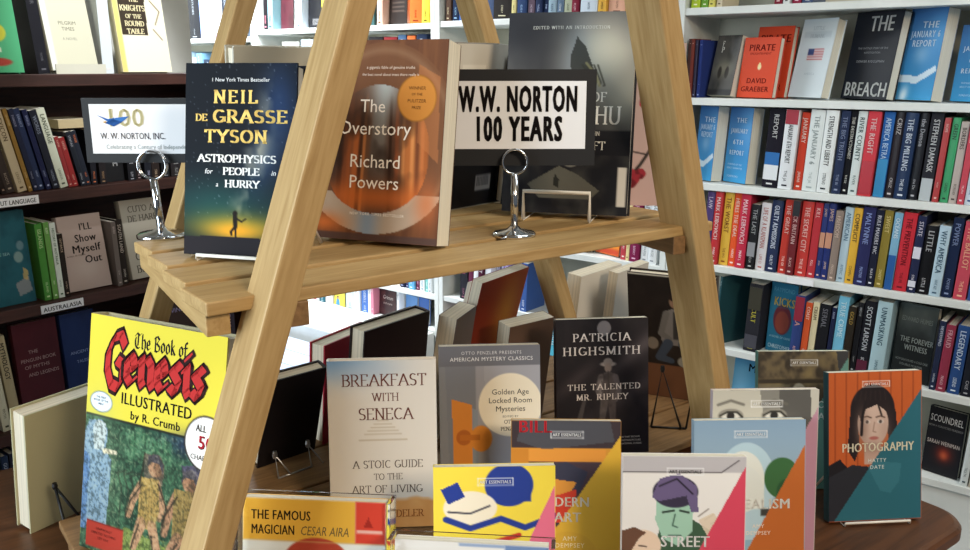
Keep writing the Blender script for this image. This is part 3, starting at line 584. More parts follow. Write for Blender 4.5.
a.mix(np.clip(a.noise(12, 14, 33)*2-.8, 0, 1)*(abs(a.U-.56) < .16)*(a.V > .4), '2a2426', .7).line([(.56, .40), (.57, .60)], .012, '3a3432').line([(.49, .46), (.53, .58)], .01, '3a3432', .7)
book('black paperback with white engraved capitals and a man in a hat', .142, .207, .02, (.18, 1.215, .925), R(6), 9.5, hard=False, col='1c181c', art=a, texts=[
    ('PATRICIA', .5, .135, .056, 'e2dad6', dict(font='serif', mw=.64, track=.12, sx=1.2)), ('HIGHSMITH', .5, .235, .058, 'e2dad6', dict(font='serif', mw=.86, track=.12, sx=1.25)), ('THE TALENTED', .52, .50, .042, 'dcd2cc', dict(font='serif', mw=.82, track=.12, sx=1.2)), ('MR. RIPLEY', .50, .575, .042, 'dcd2cc', dict(font='serif', mw=.62, track=.12, sx=1.15)), ('THE BOOK THAT BECAME', .75, .88, .012, 'c0b8b4', dict(mw=.38)), ('A MAJOR MOTION PICTURE', .75, .905, .012, 'c0b8b4', dict(mw=.38)), ('AN INTERNATIONAL CLASSIC', .75, .93, .012, 'c0b8b4', dict(mw=.38))])

# art series on the table
AE = 'art handbooks with a coloured corner on the table'
def ess(a, tri, at=(1.0, .19, 1.0, 1.0, .10, 1.0)):
    a.poly([(1, at[1]), (1, 1), (at[4], 1)], tri); a.rect(.35, .060, .665, .105, 'ffffff', 0.0); a.rect(.36, .062, .655, .066, 'e8e8e8').rect(.36, .098, .655, .102, 'e8e8e8').rect(.36, .062, .366, .102, 'e8e8e8').rect(.65, .062, .656, .102, 'e8e8e8')
AT = ('ART ESSENTIALS', .508, .082, .017, 'f0f0f0', dict(mw=.26, font='bold'))
a = Art(115, 175, 'eed34a', 1.55)     # plain generic shapes stand in for the pictured artwork
a.ell(.62, .10, .20, .115, '2c3f8c').rect(.44, .12, .80, .19, '2c3f8c').ell(.30, .22, .22, .09, 'ece0c8').line([(.1, .28), (.3, .33), (.55, .28), (.75, .33), (1, .27)], .05, '2c3f8c').line([(.05, .39), (.35, .43), (.7, .37)], .04, 'c0392f').poly([(.06, .12), (.2, .08), (.26, .16), (.12, .2)], '2c3f8c')
a.line([(.12, .24), (.3, .25), (.46, .21)], .014, '2a2a3a'); ess(a, 'e2708a', (1, .10, 1, 1, .35, 1))
book('yellow and blue art book with a pink corner, front row', .137, .211, .014, (.012, .848, .856), R(2.1), 11.6, hard=False, col='e8cf48', art=a, group=AE, texts=[AT])
a = Art(105, 165, 'c98a34', 1.55)
a.rect(0, 0, 1, .16, '3c3236').poly([(.1, 0), (.9, 0), (.94, .12), (.3, .17), (.05, .12)], '4a4a50').rect(.06, .165, .86, .275, 'd68e3c').rect(.16, .24, .86, .62, '4a3a40').poly([(.18, .28), (.5, .24), (.7, .3), (.62, .42), (.3, .40)], '3a3a4a').poly([(.25, .33), (.6, .36), (.5, .46), (.3, .44)], 'd08c3c').poly([(.3, .46), (.6, .40), (.55, .6), (.3, .6)], 'c43e2c').rect(.0, .165, .16, 1, 'c07c30')
ess(a, 'd2a63a', (1, .08, 1, 1, .02, 1)); a.ell(.52, .78, .26, .13, 'c89a38', .5)
book('mustard and orange art book with a dark picture and gold corner', .138, .215, .014, (.101, .964, .856), R(-1.3), 12.8, hard=False, col='c89438', art=a, group=AE, texts=[AT, ('BILL', .22, .035, .07, 'c8303a', dict(font='bold', mw=.34)), ('MODERN', .46, .475, .055, 'ece4d4', dict(font='bold', mw=.52)), ('ART', .52, .565, .055, 'ece4d4', dict(font='bold')), ('AMY', .54, .69, .026, 'e8d8a8', dict(track=.1)), ('DEMPSEY', .54, .73, .026, 'e8d8a8', dict(track=.1))])
a = Art(125, 190, 'e4dfda', 1.54)     # generic couple in flat comic colours
a.rect(0, 0, 1, .085, 'b9b4b6').line([(0, .085), (.8, .085), (.94, .02)], .008, '3a3236')
V0 = a.V.copy(); a.V = a.V+.12
a.poly([(.30, .52), (.58, .46), (.78, .54), (.8, .8), (.2, .8)], '3f5a44')
a.poly([(.28, .34), (.45, .30), (.58, .36), (.57, .52), (.46, .60), (.33, .56), (.27, .46)], '9fc4ae').ell(.43, .31, .185, .085, '3a3346').poly([(.24, .34), (.30, .24), (.46, .21), (.60, .28), (.62, .42), (.56, .42), (.52, .33), (.3, .36)], '6a5c80').line([(.30, .28), (.44, .24), (.57, .32)], .014, '2c2634').line([(.33, .42), (.42, .41)], .016, '24302a').line([(.47, .41), (.54, .42)], .016, '24302a').line([(.43, .43), (.41, .49), (.45, .5)], .01, '2e4a3c').line([(.38, .545), (.48, .545)], .012, '2e4a3c')
a.ell(.17, .60, .15, .085, 'e3c8b0').poly([(0, .52), (.1, .5), (.2, .53), (.14, .56), (.05, .66), (0, .66)], '6a4a3a').line([(.14, .60), (.2, .605)], .01, '3a2a24').line([(.24, .64), (.29, .635)], .014, 'b03a44').poly([(0, .68), (.16, .66), (.3, .8), (0, .8)], 'd8c24a')
for k in range(5): a.line([(.62+.05*k, .44+.02*k), (.70+.04*k, .40+.03*k)], .008, '4a3a30', .8)
a.poly([(.62, .46), (.74, .42), (.84, .5), (.7, .55)], 'd9c6ae', .9)
a.V = V0; ess(a, 'd0475c', (1, .045, 1, 1, .22, 1))
book('white art book with a comic-style couple and red corner', .14, .216, .014, (.226, .866, .856), R(-1.1), 10.4, hard=False, col='e0dcd8', art=a, group=AE, texts=[('ART ESSENTIALS', .508, .082, .017, '3a3a3a', dict(mw=.26, font='bold')), ('STREET', .515, .455, .058, 'f4f0ee', dict(font='bold', mw=.40)), ('ART', .56, .545, .058, 'f4f0ee', dict(font='bold'))])
a = Art(115, 175, '9fb6c8', 1.54)
a.vgrad(.0, '86a0b8', .55, 'a9c0cc').ell(.47, .36, .26, .23, 'b6d0dc').rect(.21, .36, .62, .70, 'b6d0dc').ell(.44, .34, .19, .16, 'e2e4dc').rect(.25, .34, .63, .52, 'e2e4dc', .9).ell(.42, .40, .2, .14, 'dfe2dc').ell(.79, .34, .16, .12, '3f6a40').ell(.86, .42, .12, .08, '2f5636').rect(.60, .52, .68, .56, '444440').rect(.0, .7, 1, 1, '8fb4c8')
ess(a, 'c06a32', (1, .14, 1, 1, .28, 1))
book('pale sky-blue art book with a white arch, green tree and rust corner', .141, .217, .013, (.333, .966, .856), R(1.9), 11, hard=False, col='9ab0c0', art=a, group=AE, texts=[AT, ('SURREALISM', .50, .49, .056, 'f0eee8', dict(font='bold', mw=.74)), ('AMY', .58, .62, .022, 'f0e0d0', dict(track=.1)), ('DEMPSEY', .58, .66, .022, 'f0e0d0', dict(track=.1))])
a = Art(105, 160, 'c9c5b8', 1.55)
a.vgrad(0, 'bdb9ac', 1, 'd0ccc0').poly([(.62, 0), (.92, 0), (.96, .5), (.70, .5)], '4a4846', .85).poly([(.44, .0), (.70, .0), (.62, .12), (.66, .3), (.60, .5), (.52, .3)], '5c5a56', .6)
for x in (.17, .58): a.ell(x, .15, .12, .042, '8f8b82').ell(x, .155, .085, .025, 'd8d5cc').ell(x, .152, .037, .024, '2c2a2a').line([(x-.10, .15), (x-.03, .128), (x+.06, .130), (x+.11, .158)], .018, '35332f').line([(x-.12, .085), (x, .06), (x+.12, .085)], .026, '6a665e', .8)
a.line([(.40, .22), (.38, .36), (.42, .40)], .02, 'a09c90').glow(.38, .30, .05, .10, 'dedad0', .6)
ess(a, 'b98a9c', (1, .10, 1, 1, .22, 1))
book('art book with a black-and-white face close-up and mauve corner', .136, .216, .011, (.357, .998, .888), R(2), 8, hard=False, col='c0b0b4', art=a, group=AE, texts=[AT, ('ART', .7, .6, .05, 'ece8e4', dict(font='bold'))])
a = Art(95, 145, '54493a', 1.55); n = a.noise(9, 12, 41)
a.mix(np.clip(n*2.2-.7, 0, 1), '8a7850', .7).mix(np.clip(.45-n, 0, 1)*5, '2a241e', .7).rect(0, .2, 1, .23, '3a3228').rect(.0, .24, .35, .42, '6e6652', .7).ell(.45, .30, .08, .07, 'a8a290', .8).poly([(.86, .0), (1, .0), (1, .1), (.9, .2)], '3a3a3c')
ess(a, '5f8a80', (1, .04, 1, 1, .1, 1))
book('dark golden art book with a sea-green corner, farthest back on the table', .142, .217, .014, (.496, 1.235, .856), R(1), 11, hard=False, col='5f8a80', art=a, group=AE, texts=[AT, ('DO', .66, .385, .05, 'e0e6e0', dict(font='bold')), ('DA', .66, .47, .05, 'e0e6e0', dict(font='bold'))])
a = Art(115, 175, 'bb5a2c', 1.54)
for k in range(9): a.rect(.06+.12*k, 0, .075+.12*k, .7, '8f4020', .8)
a.poly([(0, .62), (.12, .58), (.2, .64), (.3, 1), (0, 1)], '1f1c20').poly([(0, .7), (.25, .62), (.7, .66), (.8, 1), (0, 1)], '2a2a30')
hair = '241d1f'
a.ell(.47, .255, .24, .17, hair).poly([(.23, .26), (.30, .2), (.33, .5), (.28, .60), (.20, .52)], hair).poly([(.72, .26), (.62, .2), (.64, .5), (.7, .54), (.74, .4)], hair).rect(.38, .45, .56, .62, 'b9998a').ell(.475, .345, .165, .155, 'cdb2a4').poly([(.30, .24), (.40, .165), (.60, .18), (.66, .28), (.60, .26), (.52, .22), (.40, .25), (.34, .33)], hair).line([(.52, .2), (.57, .3)], .02, hair)
for x in (.41, .555): a.ell(x, .335, .036, .014, 'e0d6d0').ell(x, .335, .017, .012, '3a3434').line([(x-.045, .305), (x, .297), (x+.045, .308)], .014, '4a3830')
a.glow(.36, .38, .07, .12, '8f7468', .75).glow(.47, .50, .10, .04, '8a6c60', .7).line([(.40, .19), (.36, .30), (.35, .42)], .03, hair).line([(.60, .2), (.66, .32), (.66, .44)], .035, hair)
for k in range(7): a.line([(.30+.05*k, .13), (.28+.055*k, .19)], .008, '4a3a34', .5)
a.line([(.49, .34), (.475, .40), (.505, .405)], .012, '9a7c70').ell(.485, .445, .05, .012, 'a8625c').glow(.60, .40, .08, .12, '9c8074', .4)
a.poly([(1, .12), (1, 1), (.05, 1)], '2d6472').poly([(.42, .64), (.5, .60), (.78, .62), (.76, .74), (.66, .82), (.55, .8)], '3d7886', .6)
ess(a, '2d6472', (1, 1, 1, 1, 1, 1))
book('teal and orange art book with a dark-haired portrait, right end of the table', .14, .217, .016, (.567, 1.136  , .8578), R(5.1), 11.3, hard=False, col='24545f', art=a, group=AE, texts=[AT, ('PHOTOGRAPHY', .53, .505, .058, 'f2ead2', dict(font='bold', mw=.78)), ('HATTY', .52, .595, .024, 'd0d8d4', dict(track=.15)), ('DATE', .52, .64, .024, 'd0d8d4', dict(track=.15))])
easel('white easel lip under the dark-haired portrait book', .098, (.567, 1.136, .856), R(5.1), M['steel'], 11.3, .006, hb=.05, T=.018)
# two books in clear acrylic stands at the front edge
def sleeve(label, W, H, loc, yaw, tilt):
    t = empty('acrylic_stand', loc, (-R(tilt), 0, yaw)); tag(t, label, 'acrylic stand', 'clear acrylic book stands'); g = M['acrylic']
    for x in (-W/2-.0045, W/2+.001):
        b = MB(); b.box((x, -.008, -.03), (x+.0035, .016, H+.002)); b.build('side_wall', g, t, bevel=.0008)
    b = MB(); b.box((-W/2-.0045, .0165, -.03), (W/2+.0045, .019, H+.002)); b.build('back_plate', g, t)
    b = MB(); b.box((-W/2, -.008, -.0065), (W/2, .016, -.0035)); b.build('ledge', g, t)
    b = MB(); b.box((-W/2, -.008, -.003), (W/2, -.006, .02)); b.build('front_lip', g, t)
    zf = loc[2]-.856; b = MB(); b.box((-W/2+.004, -.006, -zf+.001), (W/2-.006, .07, -zf+.005), mtx=Matrix.Rotation(R(tilt), 4, 'X')); b.build('foot_plate', g, t)
    b = MB(); b.box((-W/2*.6, .005, -zf+.005), (W/2*.6, .009, -.012), mtx=Matrix.Rotation(R(tilt), 4, 'X')); b.build('riser', g, t)
a = Art(110, 160, 'd8d9d2', 1.46); a.rect(0, 0, .79, .20, 'd9a63c').rect(.79, 0, 1, .20, 'c8402f').ell(.52, .28, .22, .10, 'a8402c').rect(0, .2, 1, .204, 'c0a060').poly([(.88, .07), (.91, .12), (.85, .12)], '9a2a20').rect(.80, .135, .98, .15, 'e8dcd0', .7)
book('mustard-topped novella in a clear acrylic stand, nearest the front leg', .13, .19, .012, (-.1555, .664, .937), R(-4.8), 11.3, hard=False, col='d9a63c', art=a, texts=[('THE FAMOUS', .06, .078, .044, '2c2418', dict(font='bold', align='l', mw=.42, sx=.85)), ('MAGICIAN', .06, .148, .044, '2c2418', dict(font='bold', align='l', mw=.31, sx=.85)), ('CESAR AIRA', .405, .148, .042, '6a5a38', dict(font='ital', align='l', mw=.34, sx=.85))])
sleeve('clear acrylic stand holding the mustard-topped novella', .132, .19, (-.1555, .664, .939), R(-4.8), 11.3)
a = Art(110, 160, 'd6d2cc', 1.46); a.rect(.72, 0, 1, .2, '6a7fa4').rect(.42, 0, .72, .015, '8a9ab4').rect(0, .2, 1, 1, 'c8c4be')
book('pale novella with a slate-blue end panel in a clear acrylic stand', .131, .191, .012, (-.0152, .622, .919), R(-5.8), 10.6, hard=False, col='d0ccc6', art=a, texts=[('GRADUS', .06, .085, .044, '2c2824', dict(font='bold', align='l', mw=.4, sx=.9))])
sleeve('clear acrylic stand holding the pale novella, right of the other stand', .133, .191, (-.0152, .622, .921), R(-5.8), 10.6)

# books facing the other way
def backside(label, W, H, T, loc, yaw, tilt, col, art=None, hard=True, texts=(), pages='ddd2bc'):
    return book(label, W, H, T, loc, R(yaw), tilt, 0, hard, col, None, art, texts, 'books turned to face the far side', pages, 'R')
backside('cream hardback turned away on the left end of the table', .155, .185, .034, (-.604, 1.172, .856), 58, -7, 'b2ae8c')
def back_easel(label, W, loc, yaw, m, h, k=1.0):
    """easel seen from behind: two inverted-V wire legs, the book leans on its far side"""
    t = empty('book_easel', loc, (0, 0, yaw)); tag(t, label, 'book easel', 'wire book easels'); r = .0019 if k == 1 else .0014
    for x in (-W/2, W/2):
        b = MB(); b.tube([(x-.018*k, -.062*k, r), (x, -.004, h), (x+.030*k, -.066*k, r)], r, 8); b.build('wire_leg', m, t, smooth=True)
        b = MB(); b.lathe([(.003, -.005), (.004, 0), (.003, .006)], x, -.004, 10); o = b.build('hinge', m, t); o.location.z = h
    b = MB(); b.tube([(-W/2-.018*k, -.062*k, r), (W/2-.018*k, -.062*k, r)], r, 8); b.build('foot_bar', m, t, smooth=True)
    return t
def single_v(label, loc, yaw, m, h):
    t = empty('book_easel', loc, (0, 0, yaw)); tag(t, label, 'book easel', 'wire book easels'); r = .002
    for dx, dy in ((-.012, -.05), (.034, -.03)):
        b = MB(); b.tube([(0, -.006, h), (dx, dy, r)], r, 8); b.build('wire_leg', m, t, smooth=True)
    b = MB(); b.lathe([(.003, h-.004), (.004, h), (.003, h+.005)], 0, -.006, 10); b.build('hinge', m, t)
single_v('black wire easel leg behind the cream hardback', (-.596, 1.088, .856), R(58), M['blackwire'], .085)
a = Art(50, 70, '1a1619', 1.5)
backside('small black-backed hardback on silver wires, behind the front leg', .098, .152, .022, (-.300, 1.205, .925), 43, -17, '19161a')
back_easel('silver wire easel behind the small black-backed hardback', .055, (-.288, 1.180, .925), R(43), M['silver'], .028, .4)
backside('red-backed hardback half hidden behind the cream roman-lettered book', .125, .165, .03, (-.222, 1.308, .925), 60, -4, 'a8263a')
backside('dark-backed hardback with tan page edges behind the cream roman-lettered book', .135, .22, .03, (-.146, 1.217, .925), 52, -7, '241a1e')
backside('second dark hardback directly behind the other dark-backed hardback', .10, .212, .02, (-.152, 1.264, .925), 52, -7, '2c2228')
backside('grey-backed thick paperback leaning above the grey mystery paperback',   .085, .205, .030, (-.058, 1.312, .925), 70, -9, '6a605e', hard=False)
a = Art(70, 90, '9a3420', 1.4); a.glow(.7, .3, .3, .3, 'd08a30', .9).glow(.2, .8, .4, .3, '6a1c18', .9)
backside('glossy red and orange back cover leaning against the rear leg', .145, .245, .02, (-.016, 1.445, .925), 56, -15, '8a2c20', a, hard=False)
backside('thin white paperback leaning behind the glossy red and orange one', .12, .235, .012, (-.036, 1.462, .925), 56, -15, 'cfc8c0', hard=False)
backside('brown-backed paperback with pale top edges beside the rear leg', .095, .18, .03, (.060, 1.352, .925), 38, -9, '6a5244', hard=False)
backside('white-backed paperback seen above the black hat-man paperback', .14, .205, .03, (.205, 1.60, .925), 50, -6, 'd0c8ba', hard=False)
backside('second white paperback leaning right behind the white-backed one', .12, .21, .02, (.264, 1.60, .925), 52, -6, 'c8c0b4', hard=False)
a = Art(80, 130, '231d1a', 1.6); n = a.noise(8, 10, 51)
a.mix(np.clip(n*2-.9, 0, 1), '3a302a', .5).rect(0, .72, 1, 1, '6a4630').rect(0, 0, 1, .012, 'c8c0b0')
a.ell(.55, .20, .075, .055, '8a6a54').ell(.55, .165, .08, .035, '2a201c').poly([(.42, .28), (.55, .25), (.70, .28), (.76, .45), (.72, .55), (.40, .55), (.36, .45)], '77706a').limb([(.44, .3), (.38, .46), (.48, .5)], .08, .06, '6a645e').limb([(.67, .3), (.75, .46), (.64, .5)], .08, .06, '6a645e').rect(.52, .28, .58, .5, '3a3634').limb([(.46, .54), (.36, .66), (.5, .68)], .12, .07, '3c4450').limb([(.64, .54), (.76, .64), (.62, .68)], .12, .07, '3c4450').ell(.28, .55, .07, .05, '8a7c6c', .8).ell(.66, .68, .09, .045, '8a8478')
backside('dark book with a seated man in a grey jacket, beside the right leg', .15, .245, .018, (.335, 1.452, .925), -25, -14, '2a221e', a)
back_easel('black wire easel behind the seated-man book', .056, (.327, 1.375, .925), R(-8), M['blackwire'], .082)
a = Art(70, 120, 'c9c2b4', 1.6); a.rect(.12, .12, .55, .9, 'd8d2c4').poly([(.5, .22), (1, .14), (1, 1), (.0, 1), (.0, .6), (.35, .6)], '1a1a22').rect(.55, .80, .85, .90, 'b8b8bc')
for k in range(8): a.rect(.58+.03*k, .81, .59+.03*k, .87, '202024')
backside('pale and black back cover with a barcode, right of the forest paperback', .105, .215, .022, (-.020, 1.165, 1.316), 50, -7, '8a8680', a)
backside('black back cover standing behind the 100 years sign', .09, .20, .015, (.052, 1.222, 1.316), 50, -7, '16161c')
a = Art(60, 100, 'b8b6a8', 1.9); a.rect(.34, .1, .98, .36, '9a988c').rect(.4, .14, .95, .18, '8a887c', .6).rect(.4, .22, .95, .25, '8a887c', .6)
backside('pale grey back cover rising above the dark blue starry book', .11, .207, .022, (-.236, .994, 1.316), 40, -5, 'b4b2a6', a)

# ------------------------------------------------------------------ upright books: (left edge, right edge, height, cover, lettering, title) in metres along each shelf
ROWS = {
 'RA': [(-0.6305,-0.6006,0.197,'a8c038','f0f0d0','GARDEN'), (-0.5973,-0.5743,0.189,'6a9a3a','e8f0d0','WILD'), (-0.5710,-0.5515,0.192,'d0c868','505030','MEADOW'), (-0.5483,-0.5290,0.190,'c8bca0','605040','FIELD'), (-0.3658,-0.3422,0.175,'7a2434','e0c0c0','ROSE'), (-0.3393,-0.3189,0.173,'d0d4d4','404444','SNOW'), (-0.3160,-0.2902,0.171,'8a2a44','e0c0cc','WINE'), (-0.2873,-0.2561,0.169,'3a4a6a','d0d8e0','RIVER')],
 'RB': [(-0.6334,-0.6214,0.180,'4a2a24','b89080','A'), (-0.6207,-0.6090,0.180,'6a3028','c0a090','B'), (-0.6083,-0.5988,0.176,'2a2438','9090b0','C'), (-0.5981,-0.5866,0.176,'2a3a78','a0b0e0','D')],
 'RC': [(-0.3668,-0.3187,0.239,'1c1a24','d8d8d8','REPORT'), (-0.3141,-0.2730,0.236,'dcdfe2','30323a','THE JANUARY 6TH REPORT'), (-0.2685,-0.2431,0.229,'c4402c','e8d8d0','JANUARY'), (-0.2416,-0.1991,0.247,'d8dedd','9aa6a6','THE JANUARY 6'), (-0.1976,-0.1602,0.245,'dfe3e2','26282c','STRENGTH AND LIBERTY'), (-0.1545,-0.1290,0.241,'27324e','8a94b0','THE BIG TRUTH'), (-0.1282,-0.1105,0.241,'16171c','d8d8d0','THE DESTRUCTIONIST'), (-0.1094,-0.0837,0.248,'cfd8d6','2a4a4a','RIVER COUNTY'), (-0.0823,-0.0463,0.249,'c8404a','f0d8d8','THE RIGHT'), (-0.0423,-0.0128,0.246,'2c62a8','cfe4f4','AMERICA BETRAYED'), (-0.0115,0.0136,0.246,'241c22','c8c0c0','CRUZ'), (0.0149,0.0487,0.248,'1e3152','d4dce8','THE BIG MILLING'), (0.0494,0.0730,0.241,'17181f','b8b8c0','the Demon'), (0.0768,0.1083,0.242,'2b2c33','d8dadc','STEPHEN DAMASK'), (0.1121,0.1282,0.227,'a83a3a','e0c0b8','HOPE'), (0.1307,0.1511,0.228,'3f9a68','1d3a2a','GREEN'), (0.1521,0.1723,0.218,'b4aaa4','4a4444','BORDERS'), (0.1747,0.1911,0.214,'bf4a58','f0d8dc','TRUTH'), (0.1918,0.2142,0.225,'c8d4e0','3a5a8a','PEACE'), (0.2165,0.2400,0.231,'2a3a5a','d0d0d0','NATION')],
 'RD': [(-0.5441,-0.5181,0.234,'4a3a6a','d0c8d8','LAW'), (-0.5164,-0.4907,0.237,'b83236','f0e0dc','MARK LEIBOVICH'), (-0.4890,-0.4585,0.237,'e0b444','8a4a20','THE WORST'), (-0.4575,-0.4331,0.239,'e0582c','f4e4d8','HERES THE DEAL'), (-0.4318,-0.4004,0.239,'bc2f46','f4dce0','MARK LEIBOVICH'), (-0.3971,-0.3701,0.206,'19191c','b0b0b0','THE LAST'), (-0.3679,-0.3367,0.214,'d4cfd0','b05a50','LIFE OF A KLANSMAN'), (-0.3355,-0.3010,0.225,'222d4c','dfe4ee','GUILTY ADMISSIONS'), (-0.2963,-0.2708,0.230,'b83a30','e8c8c0','THE GREAT'), (-0.2699,-0.2456,0.230,'6a1e24','d8b8b4','BLACK BRITAIN'), (-0.2438,-0.2095,0.230,'c23a34','f0d4cc','THE SECRET CITY'), (-0.2083,-0.1841,0.229,'b4343c','f0ccc8','KILL'), (-0.1829,-0.1669,0.229,'24306a','d8b8a8','JAMES'), (-0.1660,-0.1452,0.231,'24306a','d8b8a8','JAMES'), (-0.1440,-0.1220,0.212,'8a7a70','d8c0b0','FREEDOM'), (-0.1208,-0.0956,0.224,'b4cbd8','5a7a94','AMERICAN'), (-0.0947,-0.0701,0.225,'d8a83a','3a2c20','COMPLICIT'), (-0.0689,-0.0343,0.231,'2a2c56','98a8d8','MALYNNE'), (-0.0335,-0.0131,0.226,'1d2032','dcdce4','RULE MAKERS INC'), (-0.0123,0.0112,0.226,'8a7a36','e0d090','SWEET'), (0.0149,0.0373,0.223,'7aa8c4','e4eef4','OCEANS'), (0.0383,0.0744,0.226,'c4303c','6a1a24','THE PREVENTION'), (0.0762,0.0982,0.220,'242a48','e0dce8','STATE'), (0.0997,0.1306,0.195,'141418','c8c8cc','LITTLE'), (0.1332,0.1618,0.199,'b0c8d6','3a5a74','WHY AMERICA'), (0.1628,0.1898,0.224,'1c2846','8a9ac0','POWER'), (0.1935,0.2254,0.217,'c04a5a','f0c0a0','THE BALLOT'), (0.2278,0.2520,0.220,'3a5a9a','d8e0f0','VOTE'), (0.2544,0.2806,0.223,'7a2a2a','e0c0c0','RIGHT')],
 'RE': [(-0.3976,-0.3428,0.224,'2a2a30','d8cf50','COLD CULT'), (-0.2375,-0.2073,0.212,'2f3f74','e0a8a0','AURORA'), (-0.2058,-0.1864,0.194,'d0562e','f4e0d4','COAST'), (-0.1851,-0.1653,0.198,'d8cba4','5a4a30','CREAM'), (-0.1638,-0.1307,0.196,'1a1a1e','808088','SERIAL'), (-0.1277,-0.1146,0.191,'1e2440','b8c0d8','KILLER'), (-0.1134,-0.0820,0.229,'74b8d4','d8eef4','TRUE CRIME'), (-0.0796,-0.0578,0.203,'2a241c','c0a050','GOLD'), (-0.0564,-0.0403,0.219,'18181c','b0b0b0','NIGHT'), (-0.0392,-0.0065,0.227,'1a1a20','d8dce0','SCOTT LARSON'), (-0.0031,0.0382,0.233,'a8c4cc','38586a','UNMASKING'), (0.1635,0.1798,0.204,'232a44','c8d0e0','NEVERMIND'), (0.1808,0.2054,0.196,'8e3348','e0b8c0','FRAUD'), (0.2090,0.2405,0.199,'2a4a80','d4e0ec','LEGENDARY'), (0.2430,0.2690,0.193,'1c1f28','a8a8b0','CASE'), (0.2715,0.2984,0.199,'503030','d8d0c8','COLD')],
 'RG': [(0.2719,0.2921,0.247,'d0d8d8','4a5a60','TELLTALE'), (0.2946,0.3196,0.253,'b8b0a0','40403a','CRIME')],
 'CA': [(-1.6370,-1.6119,0.209,'5a4438','d0c0a0','BARK'), (-1.6069,-1.5742,0.207,'1c2a44','8ab0d0','NORTH'), (-1.5723,-1.5429,0.205,'3a5a94','d8e4f0','SEA'), (-1.5381,-1.4804,0.201,'c0b8a8','404040','SAND'), (-1.4757,-1.4101,0.197,'4a5a7a','d0d0d0','TIDE'), (-1.4055,-1.3236,0.192,'2a2624','d8d0b0','DARK PINES'), (-1.3214,-1.3014,0.188,'d4c88a','504830','HAY'), (-1.2969,-1.2552,0.185,'2c4068','98b8dc','BLUE HOUR'), (-1.2509,-1.2227,0.183,'5a4a58','c0b0c0','MOTH'), (-1.2184,-1.1907,0.181,'243050','a0b0d0','WELL'), (-1.1886,-1.1653,0.179,'1e2c4c','b0c0e0','INK'), (-1.1632,-1.1299,0.177,'90a8b8','38485a','RAIN'), (-1.1278,-1.1010,0.174,'5a7088','d8e0e8','STONE'), (-1.0990,-1.0685,0.172,'a8b098','404838','SAGE'), (-1.0664,-1.0383,0.170,'7a2438','e0b8c0','PLUM'), (-1.0324,-0.9656,0.166,'c4d0dc','48586a','WINTER'), (-0.9617,-0.9310,0.163,'d8a848','4a3a20','AMBER'), (-0.9272,-0.8614,0.159,'d8a890','6a4030','SALMON'), (-0.8595,-0.8264,0.156,'b88838','f0e0b0','HONEY'), (-0.8228,-0.7866,0.153,'40505a','d0d0d0','ASH'), (-0.7830,-0.7334,0.150,'7a3a34','e0d0c0','BRICK'), (-0.7299,-0.6779,0.146,'385848','d0e0d0','FIR')],
 'CD': [(-1.6117,-1.5594,0.184,'2a3a5a','d0d0d0','PORT'), (-1.5490,-1.4878,0.189,'c0c4c8','404040','SALT'), (-1.4777,-1.4179,0.188,'7a3030','e0c0c0','RUST'), (-1.4081,-1.3498,0.194,'d0d0d0','303030','LINEN'), (-1.3402,-1.2740,0.200,'3a4a3a','d0d8c0','MOSS'), (-1.2646,-1.1911,0.207,'8a6a4a','f0e0c0','CLAY'), (-1.1821,-1.1284,0.213,'2a2a34','c0c0c8','COAL'), (-1.1020,-1.0628,0.212,'c8ccd0','4a4a50','GREY'), (-0.8476,-0.8259,0.230,'b8424a','f4e4e0','RED'), (-0.8239,-0.8110,0.232,'e0d098','6a5a30','CORN'), (-0.8090,-0.7733,0.234,'7a2048','e0b0c8','BERRY'), (-0.7695,-0.7389,0.234,'dfe2e4','80868a','PAPER'), (-0.7378,-0.7065,0.237,'dadee0','90969a','PAGE'), (-0.7027,-0.6734,0.226,'161a26','d8dce4','BLACK'), (-0.6715,-0.6458,0.229,'1a1e2c','d8dce4','NIGHT'), (-0.6422,-0.6168,0.225,'9ab0d0','303a50','SKY')],
 'CE': [(-1.5721,-1.5352,0.158,'1c1a20','b06a80','GLOOM'), (-1.5337,-1.5092,0.162,'6a2a44','e0a0b8','PINK'), (-1.5077,-1.4835,0.182,'e4e6e8','9a9aa0','WHITE'), (-1.4819,-1.4528,0.186,'4a1c30','f0e8ec','ELEGY'), (-1.4513,-1.4225,0.190,'e6e6ea','a070a0','LILY'), (-1.3663,-1.3335,0.186,'8a78b4','e8e0f4','LILAC'), (-1.3238,-1.2996,0.183,'4a6aa8','e0e8f4','WAVE'), (-1.2982,-1.2733,0.187,'d8e0ea','4a6aa8','FOAM'), (-1.2719,-1.2425,0.187,'3a5a9a','e0e8f4','DEEP'), (-1.0341,-0.9823,0.166,'2a2838','a0a0b8','SHADE'), (-0.8735,-0.8510,0.225,'d0d4da','707078','MILK'), (-0.8490,-0.8008,0.223,'c04a44','f4dcd4','CHERRY'), (-0.7968,-0.7534,0.230,'7a3a34','f0d0c8','BRICK')],
 'CG': [(-1.5209,-1.4893,0.157,'b8343a','f0d0d0','POPPY'), (-1.4867,-1.4478,0.173,'d8dce0','8090a0','CLOUD'), (-1.4427,-1.3917,0.182,'5a9a5a','e0f0e0','LEAF'), (-1.1730,-1.1451,0.238,'3aa0b8','e0f4f8','LAGOON'), (-1.1428,-1.1129,0.244,'5ab8d0','f0fafc','AQUA'), (-0.7422,-0.6949,0.274,'4a4a54','c0c0c8','SLATE')],
